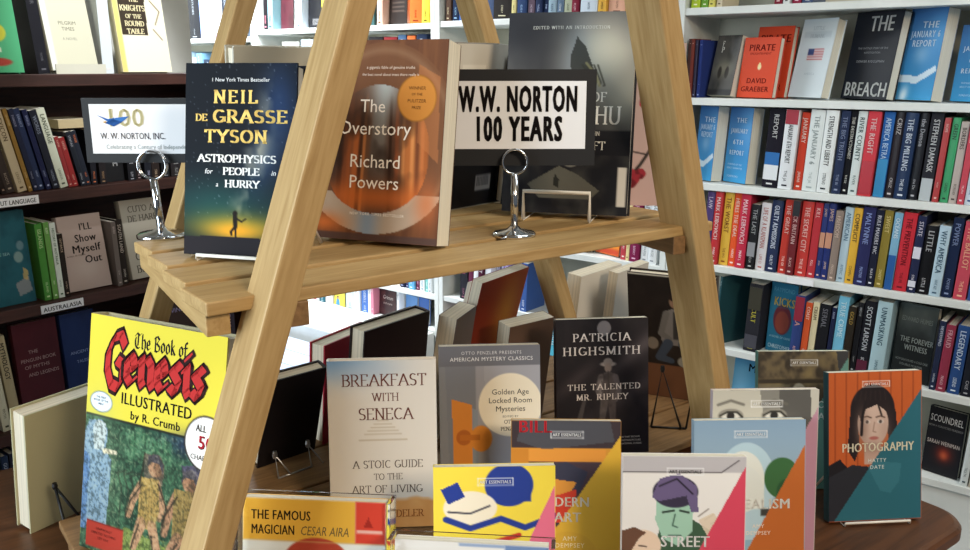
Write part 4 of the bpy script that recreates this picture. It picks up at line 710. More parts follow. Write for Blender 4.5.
 'LA': [(-2.7686,-2.7357,0.273,'3a3038','d87a90','PETAL'), (-2.7321,-2.7032,0.271,'1e1a1e','d08090','ROSES'), (-2.7010,-2.6638,0.269,'7aa0a8','203038','TEAL'), (-2.5178,-2.4740,0.257,'c4d0e0','3a5078','ICE'), (-2.3427,-2.3012,0.245,'d4d04a','1c1c1c','SUN'), (-2.2981,-2.2230,0.241,'b0a898','403830','DUST'), (-2.2107,-2.1257,0.235,'6a5a78','e0d8e8','DUSK'), (-2.1138,-2.0200,0.229,'3a5a5a','d0e0e0','POND'), (-2.0085,-1.9770,0.224,'dcb4a0','6a3a2a','PEACH'), (-1.8301,-1.7608,0.211,'e06a2c','6a2408','FLAME'), (-1.7555,-1.7163,0.207,'e4cc44','4a4010','LEMON'), (-1.7137,-1.6931,0.205,'c8ccd0','404448','CHALK')],
 'LE': [(-1.9801,-1.9141,0.071,'d8cfc4','807060','OAT'), (-1.9081,-1.8810,0.088,'1e2240','b0b8e0','MIDNIGHT'), (-1.8787,-1.8588,0.091,'2c2c50','b0b8e0','VIOLET'), (-1.8564,-1.8228,0.096,'6ab0dc','f0f8fc','SKY'), (-1.8205,-1.7976,0.100,'6a2844','e0b0c4','BEET'), (-1.7953,-1.7692,0.104,'e0e6e8','608090','SNOW'), (-1.7669,-1.7466,0.108,'7ac0b8','f0fcfa','MINT'), (-1.7444,-1.7242,0.111,'dfe4e6','607080','FROST')],
 'LG': [(-2.4531,-2.4404,0.082,'e4e4e6','808080','I'), (-2.4390,-2.4026,0.076,'1f5a6a','d0e8f0','TEAL'), (-2.4005,-2.3528,0.079,'e8e4e4','a0a0a0','DOVE'), (-2.2541,-2.2012,0.127,'c4d4d8','70888c','MIST'), (-2.1979,-2.1621,0.130,'e8ecee','90a0a8','EGG'), (-2.1589,-2.1107,0.133,'4a74c0','e0e8f4','BLUEBELL'), (-2.1088,-2.0917,0.138,'eceef0','a0a0a8','LAMB'), (-2.0898,-2.0727,0.136,'d08098','fbe8ee','PIG'), (-1.9311,-1.9160,0.134,'e8eaee','8890a0','GHOST')],
 'DS2': [(0.9069,0.9208,0.198,'241c1a','907868','OLD'), (0.9232,0.9445,0.202,'38302c','a09080','ROOTS'), (0.9481,0.9710,0.201,'b8a88a','5a4a34','LEXICON'), (0.9722,0.9832,0.203,'8a6a34','d0b880','GRAMMAR'), (0.9856,0.9992,0.202,'24283c','a0a0b8','TONGUE'), (1.0004,1.0154,0.202,'26304e','a8b4d0','DIALECT'), (1.0166,1.0305,0.199,'1c2040','a0a8c8','SPEECH'), (1.0318,1.0509,0.196,'20222c','9098a8','WORDS'), (1.0522,1.0742,0.200,'c8ccb8','505848','LANGUAGE'), (1.0756,1.0874,0.129,'8a3030','d8a898','LATIN'), (1.0884,1.1033,0.126,'8a2c2c','d8a898','GREEK'), (1.1059,1.1207,0.140,'1c2028','b0b0b8','SYNTAX'), (1.1220,1.1369,0.141,'20242e','c87048','VERSE'), (1.1383,1.1547,0.143,'1c1c22','c87048','PROSE'), (1.1575,1.1770,0.139,'221e20','a08060','SIGNS'), (1.2398,1.2633,0.056,'1a1a1e','a8a8b0','GLYPH'), (1.2663,1.2842,0.054,'241c1c','a89090','RUNES'), (1.2872,1.3084,0.053,'1c1e26','a8a8c0','CIPHER'), (1.3114,1.3360,0.051,'2a2220','b09880','SCRIBE'), (1.3391,1.3642,0.048,'1a1c20','909098','QUILL'), (1.3673,1.3993,0.046,'2a2628','a0a0a0','VELLUM')],
 'DS3': [(0.9803,0.9996,0.200,'4a8a3a','c8e0a8','ISLANDS'), (1.0009,1.0152,0.202,'6a9a50','d8e8c0','REEF'), (1.0165,1.0323,0.198,'d0d8cc','4a6a50','HISTORY OF AUSTRALIA'), (1.0336,1.0483,0.166,'2a2420','c0a890','OUTBACK'), (1.1780,1.1926,0.178,'6a605a','b8a8a0','BUSH'), (1.1941,1.2133,0.181,'2c2622','c8bcb0','SOUTH LAND')],
 'DS4': [(0.8409,0.8629,0.271,'c4c0a8','404030','MYTH'), (0.8654,0.8891,0.278,'a89a78','1c1814','MYTHOLOGY'), (1.4399,1.4649,0.184,'3a8a5a','d8f0e0','FERN'), (1.4685,1.4976,0.171,'1a1a1a','c0c0c0','JET'), (1.5013,1.5497,0.168,'302430','c8a8c8','DUO')],
 'DS5': [(0.7825,0.8022,0.384,'2a3a5a','c0c8d8','EAST'), (0.8047,0.8197,0.370,'1c2c48','c0c8d8','WEST'), (0.8222,0.8399,0.367,'20304c','c0c8d8','GULF'), (0.8424,0.8629,0.360,'282838','c0c8d8','CAPE')],
}
def cname(h):
    r, g, b = [int(h[i:i+2], 16) for i in (0, 2, 4)]; mx, mn = max(r, g, b), min(r, g, b); L = (mx+mn)/2; sat = mx-mn
    if sat < 22 or (L < 45 and sat < 26): return 'black' if L < 48 else 'charcoal' if L < 80 else 'grey' if L < 165 else 'pale grey' if L < 205 else 'white'
    if r == mx:
        if g > b: hue = 60*(g-b)/sat
        else: hue = 360-60*(b-g)/sat
    elif g == mx: hue = 120+60*(b-r)/sat
    else: hue = 240+60*(r-g)/sat
    dk = 'dark ' if L < 75 else 'pale ' if L > 168 else ''
    if hue < 14 or hue > 342: b_ = 'red' if L < 150 else 'pink'
    elif hue < 42: b_ = 'brown' if (L < 105 or sat < 50) and L < 140 else 'tan' if sat < 75 else 'orange'
    elif hue < 68: b_ = 'olive' if L < 105 else 'cream' if sat < 60 else 'yellow'
    elif hue < 165: b_ = 'green'
    elif hue < 200: b_ = 'teal'
    elif hue < 250: b_ = 'navy' if L < 75 else 'blue'
    elif hue < 300: b_ = 'purple'
    else: b_ = 'plum' if L < 100 else 'pink'
    if b_ in ('navy', 'plum', 'brown', 'olive') : dk = '' if dk == 'dark ' and b_ == 'navy' else dk
    return dk+b_
PLACE = {'RA': ('right white bookcase top shelf', 'W', 1.68, .27), 'RB': ('right white bookcase second shelf', 'W', 1.408, .24), 'RC': ('right white bookcase third shelf', 'W', 1.143, .238), 'RD': ('right white bookcase fourth shelf', 'W', .882, .236), 'RE': ('right white bookcase fifth shelf', 'W', .612, .243), 'RG': ('right white bookcase bottom shelf', 'W', .35, .235),
 'CA': ('middle bookcase top shelf', 'W', 1.672, .25), 'CD': ('middle bookcase seen under upper slats', 'W', .85, .24), 'CE': ('middle bookcase below that', 'W', .59, .232), 'CG': ('middle bookcase lowest row', 'W', .35, .20),
 'LA': ('left white bookcase top shelf', 'W', 1.668, .26), 'LE': ('left white bookcase lower shelf', 'W', .585, .2), 'LG': ('bookcase row above white ledge', 'W', .43, .128),
 'DS2': ('dark bookcase second shelf', 'L', 1.20, .22), 'DS3': ('dark bookcase third shelf', 'L', .917, .21), 'DS4': ('dark bookcase fourth shelf', 'L', .60, .25), 'DS5': ('dark bookcase lowest shelf', 'L', .29, .25)}
MINH = {'LE': .19, 'LG': .10, 'CE': .19, 'CA': .17, 'CG': .18, 'DS2': .10}
ORD = 'first second third fourth fifth sixth seventh eighth ninth tenth eleventh twelfth thirteenth fourteenth fifteenth sixteenth seventeenth eighteenth nineteenth twentieth'.split()+['%dth' % i if i % 10 not in (1, 2, 3) else str(i)+['st', 'nd', 'rd'][i % 10-1] for i in range(21, 40)]
rnd = random.Random(5)
for key, items in ROWS.items():
    pl, fr, z, mxh = PLACE[key]
    names = [cname(i[3]) for i in items]
    cand = []
    for i, n in enumerate(names):
        tn = cname(items[i][4])
        l = names[i-1] if i else None; rr_ = names[i+1] if i+1 < len(names) else None
        if l and rr_: cand.append('%s book with %s lettering between %s and %s books, %s' % (n, tn, l, rr_, pl))
        else: cand.append('%s book with %s lettering at %s end, %s' % (n, tn, 'left' if i == 0 else 'right', pl))
    for i, (a, b, H, c, tc, txt) in enumerate(items):
        if fr == 'W' and any(a < u+.026 and b > u-.026 for u in (-2.79, -1.675, -.663)): continue
        lb = cand[i]
        if cand.count(lb) > 1 or lb in USED or len(lb.split()) > 16: lb = '%s book with %s lettering, %s from left, %s' % (names[i], cname(tc), ORD[i], pl)
        T = max(.004, b-a-.0012); H = min(max(H, MINH.get(key, 0)), mxh)
        hard = T > .016 and rnd.random() < .7; D = min(.165, max(.105, H*.66))
        lean = (2.5 if fr == 'W' else 0)
        if txt == 'COLD CULT': T -= .010
        q0 = .012+rnd.random()*.012
        if key == 'DS2' and a < 1.13: lean = -11; H *= 1.02; T *= .98; hard = False
        elif key == 'DS3': lean = -1.5
        elif key == 'DS4' and a < 1: lean = -4
        if key in ('RB', 'LG', 'LE'): lean = 1
        P, yaw = (Wp, TH) if fr == 'W' else (Lp, TH+math.pi/2)
        pos = P(b-.0006, q0+D/2, z+.0003)
        spt = (txt, tc, .62 if T > .015 else .52)
        o = book(lb, D, H, T, tuple(pos), yaw, 0, lean, hard, c, None, None, (), 'spine-out books, '+pl, 'dcd6c8', 'L', spt, 'gloss' if rnd.random() < .5 else 'matte')
        # two-tone spines: a coloured band where the jacket has one
        band = {'REPORT': ((.10, .29, 'dcdfe2'), (.29, .45, '2a68a8')), 'THE JANUARY 6TH REPORT': ((.82, 1, '9c2c3a'),), 'AMERICA BETRAYED': ((0, .45, '2a84b8'),), 'STEPHEN DAMASK': ((0, .26, 'b4bcc0'),), 'THE RIGHT': ((.03, .42, 'b02c38'),), 'THE LAST': ((.2, .42, '8c8c90'),), 'OCEANS': ((0, .45, '2a5a9a'),), 'SCOTT LARSON': ((0, .2, '5a2438'),), 'JAMES': ((.42, .62, 'c08a70'),), 'COLD CULT': ((.62, .95, '3c3a30'), (.05, .25, '484850')), 'STATE': ((.45, .6, 'd8d8e4'), (.08, .16, 'd8d8e4')), 'BLACK BRITAIN': ((.8, 1, '26262a'),), 'AURORA': ((.62, .98, '8a2a3a'),)}.get(txt)
        if band:
            cv = [q for q in o.children if q.name.startswith('cover')][0]
            bm_ = MB()
            for v0, v1, cc in band: bm_.box((-D/2-.0034, T*.04, H*v0), (-D/2-.0024, T*.96, H*v1), srgb(cc))
            bm_.build('spine_band', M['gloss'], cv)

# ------------------------------------------------------------------ face-out books on the wall shelves
def wface(label, s0, s1, H, z, tilt, col, art=None, texts=(), turn=28, T=.034, q=.035, hard=True, group=None, pages='d8d4c4'):
    W = (s1-s0)/math.cos(R(turn)); p = Wp((s0+s1)/2, q+W/2*math.sin(R(turn))*.9, z+.0003)
    return book(label, W, H, T, tuple(p), YW-R(turn), tilt, 0, hard, col, None, art, texts, group, pages)
a = Art(40, 60, '4a4844', 1.7); n = a.noise(5, 6, 61); a.mix(np.clip(n*2-.8, 0, 1), '2c2c2c', .7).glow(.5, .55, .4, .15, '8a8674', .8).ell(.35, .62, .08, .1, '38342e').ell(.65, .62, .08, .1, '38342e').rect(0, .9, 1, 1, '2a2a2a')
wface('sepia picture paperback with white title, second shelf of the right white bookcase', -.577, -.490, .188, 1.408, 14, '3c3a38', a, [('Federalist', .55, .14, .085, 'e0ded4', dict(font='serif', mw=.6)), ('Papers', .5, .24, .085, 'e0ded4', dict(font='serif', mw=.5))], turn=14, hard=False)
def pirate(label, s0, s1, H, q):
    a = Art(45, 70, 'd2492c', 1.6); a.ell(.52, .49, .05, .05, 'f0e0b0').poly([(.5, .42), (.54, .42), (.57, .5), (.47, .5)], 'f0dca0')
    wface(label, s0, s1, H, 1.408, 9, 'b83c28', a, [('PIRATE', .52, .17, .105, '7a1f18', dict(font='bold', mw=.86)), ('ENLIGHTENMENT', .5, .27, .035, '7a1f18', dict(mw=.8)), ('DAVID', .5, .72, .085, '7a1f18', dict(font='bold', mw=.6)), ('GRAEBER', .48, .86, .085, '7a1f18', dict(font='bold', mw=.8))], turn=14, q=q, T=.024)
pirate('front of two matching orange-red hardbacks with dark red title', -.476, -.354, .180, .022)
pirate('taller orange-red hardback standing behind its matching copy', -.462, -.341, .214, .085)
a = Art(45, 70, 'ccd6da', 1.6); a.rect(.32, .38, .78, .53, 'd8d0d0')
for k in range(5): a.rect(.32, .38+.032*k, .78, .394+.032*k, 'b05058')
a.rect(.32, .38, .50, .46, '3a4a7a').rect(.1, .16, .9, .24, 'b4c0c8', .6)
wface('white hardback with a small striped flag, right white bookcase second shelf', -.3316, -.2144, .230, 1.408, 11, 'c8d2d6', a, [('LITTLE', .5, .12, .045, 'a8b4bc', dict(font='serif')), ('HUMANE', .5, .22, .045, 'a0acb4', dict(font='serif', mw=.8)), ('AMERICA', .5, .7, .03, 'b0bcc4', {})])
a = Art(50, 75, '20232b', 1.7)
wface('black hardback with huge white condensed capitals, right white bookcase second shelf', -.1804, -.0369, .245, 1.408, 9, '20232b', a, [('THE', .60, .14, .17, 'd4d6d4', dict(font='bold', mw=.52, sx=.72)), ('BREACH', .52, .89, .16, 'd4d6d4', dict(font='bold', mw=.96, sx=.66)), ('THE UNTOLD STORY OF THE', .5, .42, .022, '8a8c90', {}), ('INVESTIGATION', .5, .47, .022, '8a8c90', {}), ('DENVER RIGGLEMAN', .5, .57, .026, '9a9ca0', dict(track=.1))])
def jan(label, s0, s1, H, z, tilt, turn=28, big=False):
    a = Art(45, 75, '2f6db4', 1.6); a.vgrad(0, '3f6ea8', 1, '3f9ad0').glow(.85, .3, .35, .25, '5ea4dc', .8)
    if big: a.poly([(0, .72), (.5, .74), (.95, .62), (1, .68), (.5, .82), (0, .8)], 'e0ecf4', .9).glow(.2, .95, .12, .1, 'f0f8fc', .9, 20).glow(.5, .5, .2, .1, '9cc4e4', .6)
    else: a.glow(.9, .1, .4, .3, '6aaae0', .5)
    tx = [('THE', .62, .18, .07, 'dfeaf4', dict(font='bold', track=.1)), ('JANUARY 6', .52, .28, .07, 'dfeaf4', dict(font='bold', mw=.8, track=.1)), ('REPORT', .52, .38, .07, 'dfeaf4', dict(font='bold', mw=.66, track=.1))] if big else [('THE', .56, .17, .062, 'dfeaf4', dict(font='bold', track=.15)), ('JANUARY', .5, .31, .062, 'dfeaf4', dict(font='bold', mw=.75, track=.15)), ('6TH', .5, .46, .062, 'dfeaf4', dict(font='bold', track=.15)), ('REPORT', .48, .60, .062, 'dfeaf4', dict(font='bold', mw=.66, track=.15)), ('FINDINGS OF THE', .45, .76, .022, 'b8d4ec', {}), ('SELECT COMMITTEE', .45, .81, .022, 'b8d4ec', {}), ('FOREWORD', .4, .92, .026, 'b8d4ec', {})]
    return wface(label, s0, s1, H, z, tilt, '2f62a0', a, tx, turn, .045, hard=False)
jan('bright blue paperback with a white dome picture, near right end of second shelf', -.0249, .0774, .246, 1.408, 7, big=True)
jan('blue thick paperback at the far right of the second shelf, mostly out of view', .115, .215, .20, 1.408, 5)
jan('bright blue paperback with white sunbeam cut off by the ladder leg, third shelf', -.6125, -.5365, .236, 1.143, 4, 25, True)
jan('blue paperback with four lines of spaced white capitals, third shelf', -.5128, -.4222, .234, 1.143, 4, 25)
a = Art(45, 75, '2c6f8c', 1.8); a.ell(.52, .52, .34, .22, '6a3038').ell(.52, .56, .26, .16, '8a4438').rect(.08, .22, .95, .36, '2c6f8c', .3)
wface('teal hardback with gold title over a red round picture, fifth shelf', -.332, -.243, .226, .612, 3, '235a72', a, [('RAYMOND', .5, .1, .06, '5a94aa', dict(mw=.8)), ('KICKS', .55, .27, .12, 'd8b850', dict(font='bold', mw=.8)), ('A NOVEL OF CRIME', .5, .78, .03, '9ac0cc', dict(mw=.8)), ('CHRISTOPHER', .5, .92, .055, 'b8d0d8', dict(mw=.86))], turn=10, T=.022, q=.06)
a = Art(55, 85, '2c2f30', 1.8); n = a.noise(3, 5, 71); a.vgrad(0, '565e5c', .5, '222526').mix(np.clip(n-.35, 0, 1)*(a.V < .45), '8a928e', .5)
wface('charcoal foggy hardback with pale capitals, right part of the fifth shelf', .0495, .1570, .226, .612, 4, '242728', a, [('EDWARD HUMES', .5, .2, .06, '7a827e', dict(mw=.8)), ('THE FOREVER', .56, .47, .07, 'a8b0ac', dict(font='bold', mw=.86)), ('WITNESS', .56, .57, .07, 'a8b0ac', dict(font='bold', mw=.6)), ('HOW DNA SOLVED A COLD CASE', .5, .74, .028, '8a908e', dict(mw=.84)), ('DOUBLE MURDER', .5, .8, .028, '8a908e', dict(mw=.6))], turn=14, T=.026)
a = Art(45, 60, '1c1c20', 1.5); a.glow(.55, .68, .22, .12, '8a2c20', .9).glow(.55, .70, .10, .06, 'd06a40', .7)
wface('black hardback with white spaced capitals and a red glow, bottom shelf', .164, .262, .195, .35, 5, '1c1c20', a, [('SCOUNDREL', .5, .16, .10, 'd8d8d8', dict(mw=.9, track=.05)), ('SARAH WEINMAN', .5, .52, .06, 'c8bcb4', dict(mw=.9, track=.05)), ('HOW A CONVICTED MURDERER', .5, .28, .03, '8a8a8a', {})], turn=10, T=.024)
a = Art(30, 40, '4a8ab0', 1.5); a.glow(.3, .4, .4, .4, '7ab4d4', .8)
wface('blue book with a dark letter, left end of right bookcase bottom shelf', -.43, -.335, .22, .35, 5, '2c5a80', a, [('M', .7, .12, .12, '101820', dict(font='bold'))], turn=10)
a = Art(30, 60, '2a4a4e', 1.6); a.mix(np.clip(a.noise(6, 12, 5)*2-.8, 0, 1), '8a9a98', .6)
book('slim dark teal magazine leaning at the left end of the fifth shelf', .14, .235, .008, tuple(Wp(-.455, .08, .6125)), TH-.35, 0, 4, False, '24454a', None, None, (), None, 'd0d0c8', 'L', ('REVIEW', 'a8c0c0', .5))
# middle and left white bookcases
a = Art(40, 40, 'e08a34', 1.0); a.glow(.3, .3, .4, .3, 'f0b050', .8).rect(.0, .9, 1, 1, 'c04a30')
wface('orange picture book with red lettering, middle bookcase under the upper slats', -.972, -.862, .23, .85, 8, 'c86a2a', a, [('FAMILY', .5, .70, .08, 'a82c20', dict(font='bold', mw=.7)), ('MEALS', .5, .82, .08, 'a82c20', dict(font='bold', mw=.7))], 16, .03)
wface('dark book left of the orange picture book, middle bookcase', -1.058, -.988, .215, .85, 8, '2a2428', None, (), 16, .03)
a = Art(40, 60, 'dadce4', 1.6); a.rect(.1, .12, .9, .5, 'b8b4c8').ell(.3, .2, .12, .07, '48485a').ell(.65, .26, .12, .07, '48485a').ell(.4, .42, .12, .07, '48485a').rect(0, .66, 1, 1, 'a85a90')
wface('white and magenta photo-grid book, middle bookcase lower row', -1.411, -1.374, .20, .59, 3, 'c8c8d4', a, (), 8, .02)
a = Art(30, 50, 'b83a40', 1.6); a.glow(.6, .4, .4, .2, 'd86a60', .8).rect(.1, .6, .9, .66, 'e8d0d0')
wface('red book standing face-out beyond the white-backed paperbacks', -.975, -.885, .205, .59, 3, 'a83038', a, (), 8, .02)
a = Art(50, 60, 'd8ca48', 1.4); a.ell(.35, .72, .10, .07, '3a2418').poly([(.22, .78), (.48, .78), (.54, 1), (.16, 1)], '3f8ab8').ell(.36, .73, .06, .05, 'd8a888').mix(np.clip(a.noise(6, 8, 3)*3-1.6, 0, 1)*(a.V < .6), '9aa050', .6)
wface('yellow picture book with a small blue-dressed figure above the white ledge', -2.346, -2.268, .128, .43, 3, 'c8bc40', a, (), 6, .012, q=.02)
a = Art(50, 50, '3a2428', 1.0); a.mix(np.clip(a.noise(7, 7, 9)*2-.9, 0, 1), '6a3a34', .6)
wface('dark brown picture book with white script above the white ledge', -2.07, -1.955, .118, .43, 3, '35242a', a, [('Grimm', .5, .3, .14, 'd0c4c0', dict(font='ital', mw=.7)), ('and more', .5, .52, .09, 'b8a8a4', dict(font='ital'))], 6, .012)
for i, (s0, s1, c, lb) in enumerate(((-1.905, -1.832, '6a9ad8', 'pale blue'), (-1.828, -1.765, '3f6ab8', 'mid blue'))): wface(lb+' small picture book standing face-out, right end above white ledge', s0, s1, .115, .43, 3, c, None, (), 6, .012)
def box_set(label, s0, s1, z, h, d, col, art=None):
    t = empty('box_set', Wp((s0+s1)/2, .03, z), (0, 0, YW)); tag(t, label, 'boxed book set'); w = s1-s0
    b = MB(); b.box((-w/2, 0, 0), (w/2, d, h), srgb(col)); b.build('slipcase', M['gloss'], t, bevel=.001)
    if art is not None:
        b = MB(); nx, ny = art.nx, art.ny
        b.add([(-w/2+w*u, -.0006, h*(1-v)) for u, v in zip(art.U.ravel(), art.V.ravel())], [(j*(nx+1)+i, (j+1)*(nx+1)+i, (j+1)*(nx+1)+i+1, j*(nx+1)+i+1) for j in range(ny) for i in range(nx)], srgb(np.clip(art.c.reshape(-1, 3), 0, 1))); b.build('front_panel', M['gloss'], t)
a = Art(40, 40, 'a83040', 1.0); a.glow(.4, .3, .5, .2, 'd89a50', .8).rect(.06, .68, .94, .96, 'e8dcdc').mix((a.V > .70)*(a.V < .94)*np.clip(a.noise(10, 6, 2)*3-1.2, 0, 1), '9a3a4a', .8)
box_set('red boxed picture book set with a white caption panel, left end above ledge', -2.588, -2.462, .4305, .128, .12, 'a02c3c', a)
box_set('red box lying on the left white bookcase lower shelf', -2.085, -1.985, .5855, .075, .15, 'c03a30')
a = Art(40, 60, '4a2028', 1.6); a.mix(np.clip(a.noise(4, 6, 8)*2-.9, 0, 1), '2a1418', .7)
wface('dark maroon book standing face-out, left white bookcase top shelf', -2.652, -2.548, .255, 1.668, 3, '3a1a20', a, (), 8, .03)
a = Art(40, 60, '16161a', 1.6); a.ring(.5, .35, .22, .16, .12, 'a8a890').poly([(.4, .3), (.6, .3), (.5, .5)], '90907c').rect(.3, .85, .8, .95, '8a8a8a', .7)
wface('black book with a pale round emblem, left white bookcase top shelf', -2.463, -2.358, .255, 1.668, 3, '16161a', a, [('SCIENCE', .5, .9, .05, '202020', {})], 8, .03)
a = Art(40, 60, '2c2624', 1.6)
for k in range(9): a.rect(.15, .2+.07*k, .85, .225+.07*k, '6a5a50', .7)
wface('dark brown book with faint text lines, left white bookcase top shelf', -1.966, -1.855, .23, 1.668, 3, '2c2422', a, (), 8, .03)
# farthest bookcase
F = [(-3.42, -3.33, 'white', 'd8d8d4', .2), (-3.33, -3.235, 'black', '24262c', .2), (-3.235, -3.16, 'pale blue', '9ab0e0', .22), (-3.155, -3.11, 'lilac', 'b8a8c8', .22), (-3.105, -3.06, 'white', 'dce0e0', .22), (-3.05, -2.99, 'navy', '1e2636', .22), (-2.985, -2.90, 'slate', '5a6674', .22)]
for i, (s0, s1, cn, c, h) in enumerate(F):
    pos = Wp(s1-.001, .09, 1.6403); book('%s book %s from left on the farthest white bookcase upper shelf' % (cn, ORD[i]), .14, h, s1-s0-.003, tuple(pos), TH, 0, 0, True, c, None, None, (), 'books in the far corner', spt=('STUDIES', 'a0a8b0', .3))
F = [(-3.40, -3.345, 'pale blue', 'a8c8e0', .2), (-3.34, -3.30, 'white', 'd0dce4', .17), (-3.29, -3.24, 'sky blue', '78a8d0', .19), (-3.23, -3.15, 'navy', '20344e', .16), (-3.14, -3.10, 'pale blue', 'a0c4e0', .2), (-3.09, -3.02, 'dark blue', '1c2c44', .17), (-3.01, -2.95, 'steel blue', '4a6a88', .18)]
for i, (s0, s1, cn, c, h) in enumerate(F):
    pos = Wp(s1-.001, .09, 1.3803); book('%s book %s from left on the farthest white bookcase second shelf' % (cn, ORD[i]), .14, h, s1-s0-.003, tuple(pos), TH, 0, 0, True, c, None, None, (), 'books in the far corner', spt=('ATLAS', 'd0d8e0', .3))
# tops of books just under the top shelf of the left white bookcase
F = [(-2.62, -2.50, 'grey', 'a8a8a0', .225), (-2.49, -2.40, 'pale blue', 'b8ccd8', .232), (-2.39, -2.36, 'green', '6a9a70', .225), (-2.35, -2.30, 'white', 'dcdcd8', .23), (-2.06, -1.98, 'black', '2c2a2c', .235), (-1.975, -1.90, 'red', '8a3034', .232), (-1.895, -1.85, 'slate blue', '4a6484', .24), (-1.845, -1.80, 'orange', 'd8703a', .235), (-1.795, -1.74, 'navy', '28344c', .24)]
for i, (s0, s1, cn, c, h) in enumerate(F):
    pos = Wp(s1-.001, .09, 1.3883); book('%s book %s from left, left white bookcase second shelf' % (cn, ORD[i]), .14, h, s1-s0-.002, tuple(pos), TH, 0, 1, True, c, None, None, (), 'books below the top shelf of the left white bookcase', spt=('NOTES', 'd0d0d0', .3))

# ------------------------------------------------------------------ dark bookcase: face-out books, labels
def lface(label, t0, t1, H, z, tilt, col, art=None, texts=(), turn=0, T=.026, q=.03, hard=True, cat='book'):
    W = (t1-t0)/math.cos(R(turn)); p = Lp((t0+t1)/2, q+W/2*math.sin(R(abs(turn)))*.9, z+.0003)
    return book(label, W, H, T, tuple(p), YL+R(turn), tilt, 0, hard, col, None, art, texts, None, 'd8d4c4')
a = Art(60, 90, '4aa070', 1.6); a.ell(.70, .62, .14, .09, 'b8b83a').ell(.70, .62, .06, .04, 'd8a030').poly([(.45, .70), (.72, .68), (.74, .80), (.5, .82)], 'c8d0b8').ell(.66, .90, .2, .04, '9a3a2c').ell(.58, .90, .08, .03, 'b84a34')
lface('green cookbook with an egg and toast picture, top left on dark bookcase', .83, 1.005, .25, 1.485, 8, '3a8a5c', a)
book('black paperback standing beside the green egg cookbook', .135, .21, .028, tuple(Lp(1.068, .10, 1.4853)), TH+math.pi/2, 0, -4, False, '1c1c22', None, None, (), None, 'a8a49c', 'L', ('NOIR', '5a5a60', .4))
a = Art(50, 80, 'c4c2ac', 1.7); a.rect(0, 0, .12, 1, 'd8dcd8', .7)
lface('cream paperback with small grey title on top of dark bookcase', 1.075, 1.195, .25, 1.488, 12, 'b8b8a4', a, [('PILGRIM', .5, .52, .035, '6a6a5c', {}), ('TIMES', .5, .58, .035, '6a6a5c', {}), ('A NOVEL', .5, .68, .025, '8a8a7c', {})])
b = MB(); b.box((-.065, -.012, 0), (.065, -.009, .024)); t_ = b.build('shelf_label', M['cream'], None, tuple(Lp(1.135, .015, 1.4852)), (0, 0, YL)); tag(t_, 'cream strip label standing in front of the cream paperback', 'label')
book('white paperback edge just left of the knights book', .14, .24, .03, tuple(Lp(1.236, .10, 1.4853)), TH+math.pi/2, 0, 0, False, 'd0d8dc', None, None, (), None, 'd8dcdc', 'L', ('', 'd8d8d8', .3))
a = Art(70, 100, 'e8e0c8', 1.5); a.poly([(.10, .0), (.66, .0), (.62, .62), (.10, .62)], '3a3026').rect(0, 0, .1, 1, 'd8c878').line([(.75, .25), (.92, .36), (.80, .5)], .02, '6a5a40').line([(.74, .55), (.9, .66)], .016, '6a5a40').line([(.8, .1), (.95, .2)], .016, '6a5a40')
lface('bright cream book of knights with a dark title panel, on top of dark bookcase', 1.262, 1.408, .255, 1.485, 8, 'd8cfa8', a, [('KING', .38, .05, .055, 'e8dcb0', dict(font='slab', mw=.44)), ('ARTHUR', .38, .15, .055, 'e8dcb0', dict(font='slab', mw=.5)), ('& THE', .38, .245, .045, 'e8dcb0', dict(font='slab', mw=.4)), ('KNIGHTS', .38, .335, .055, 'e8dcb0', dict(font='slab', mw=.5)), ('OF THE', .38, .42, .04, 'e8dcb0', dict(font='slab', mw=.36)), ('ROUND', .38, .495, .05, 'e8dcb0', dict(font='slab', mw=.44)), ('TABLE', .38, .575, .05, 'e8dcb0', dict(font='slab', mw=.44))])
a = Art(50, 80, '245a66', 1.6); n = a.noise(4, 6, 81); a.mix(np.clip(n*2-.8, 0, 1), '173f4c', .8).ell(.75, .5, .1, .06, '9aa8a0', .7).ell(.82, .38, .08, .05, '8a9aa0', .6).poly([(.6, .78), (.9, .72), (.95, .88), (.66, .92)], 'a89a98', .7).poly([(.82, .62), (.92, .66), (.88, .76), (.78, .74)], 'c8a868', .8)
lface('dark teal hardback with pale island shapes, third shelf of dark bookcase', .855, .966, .236, .917, 4, '1f4c58', a, [('THE SEA', .4, .45, .03, '8ab0b0', {})])
a = Art(70, 100, 'b4a096', 1.5); a.glow(.5, .7, .25, .12, 'c4b4aa', .6)
lface('dusty pink hardback with large black serif title, third shelf of dark bookcase', 1.052, 1.170, .20, .917, 9, 'a8958c', a, [("I'LL", .62, .16, .09, '1f1a1a', dict(font='bold', mw=.3)), ('Show', .58, .31, .10, '1f1a1a', dict(font='bold', mw=.5)), ('Myself', .56, .45, .10, '1f1a1a', dict(font='bold', mw=.66)), ('Out', .68, .60, .10, '1f1a1a', dict(font='bold', mw=.4)), ('essays on midlife', .3, .53, .025, '3a3030', {})])
a = Art(60, 80, 'b0aa9c', 1.6)
lface('pale stone-coloured book with faded grey capitals, right of dark spines', 1.232, 1.345, .222, .917, 10, 'a49e90', a, [('CUTO A', .55, .12, .075, '5c5850', dict(font='serif', mw=.8)), ('DE HARE', .55, .24, .075, '5c5850', dict(font='serif', mw=.8)), ('OLD', .4, .72, .09, '4c4840', dict(font='serif', mw=.5)), ('BIBLE', .45, .88, .09, '4c4840', dict(font='serif', mw=.7))])
a = Art(60, 90, '4c1a22', 1.8); a.mix(np.clip(a.noise(3, 4, 91)*2-.9, 0, 1), '38141c', .6)
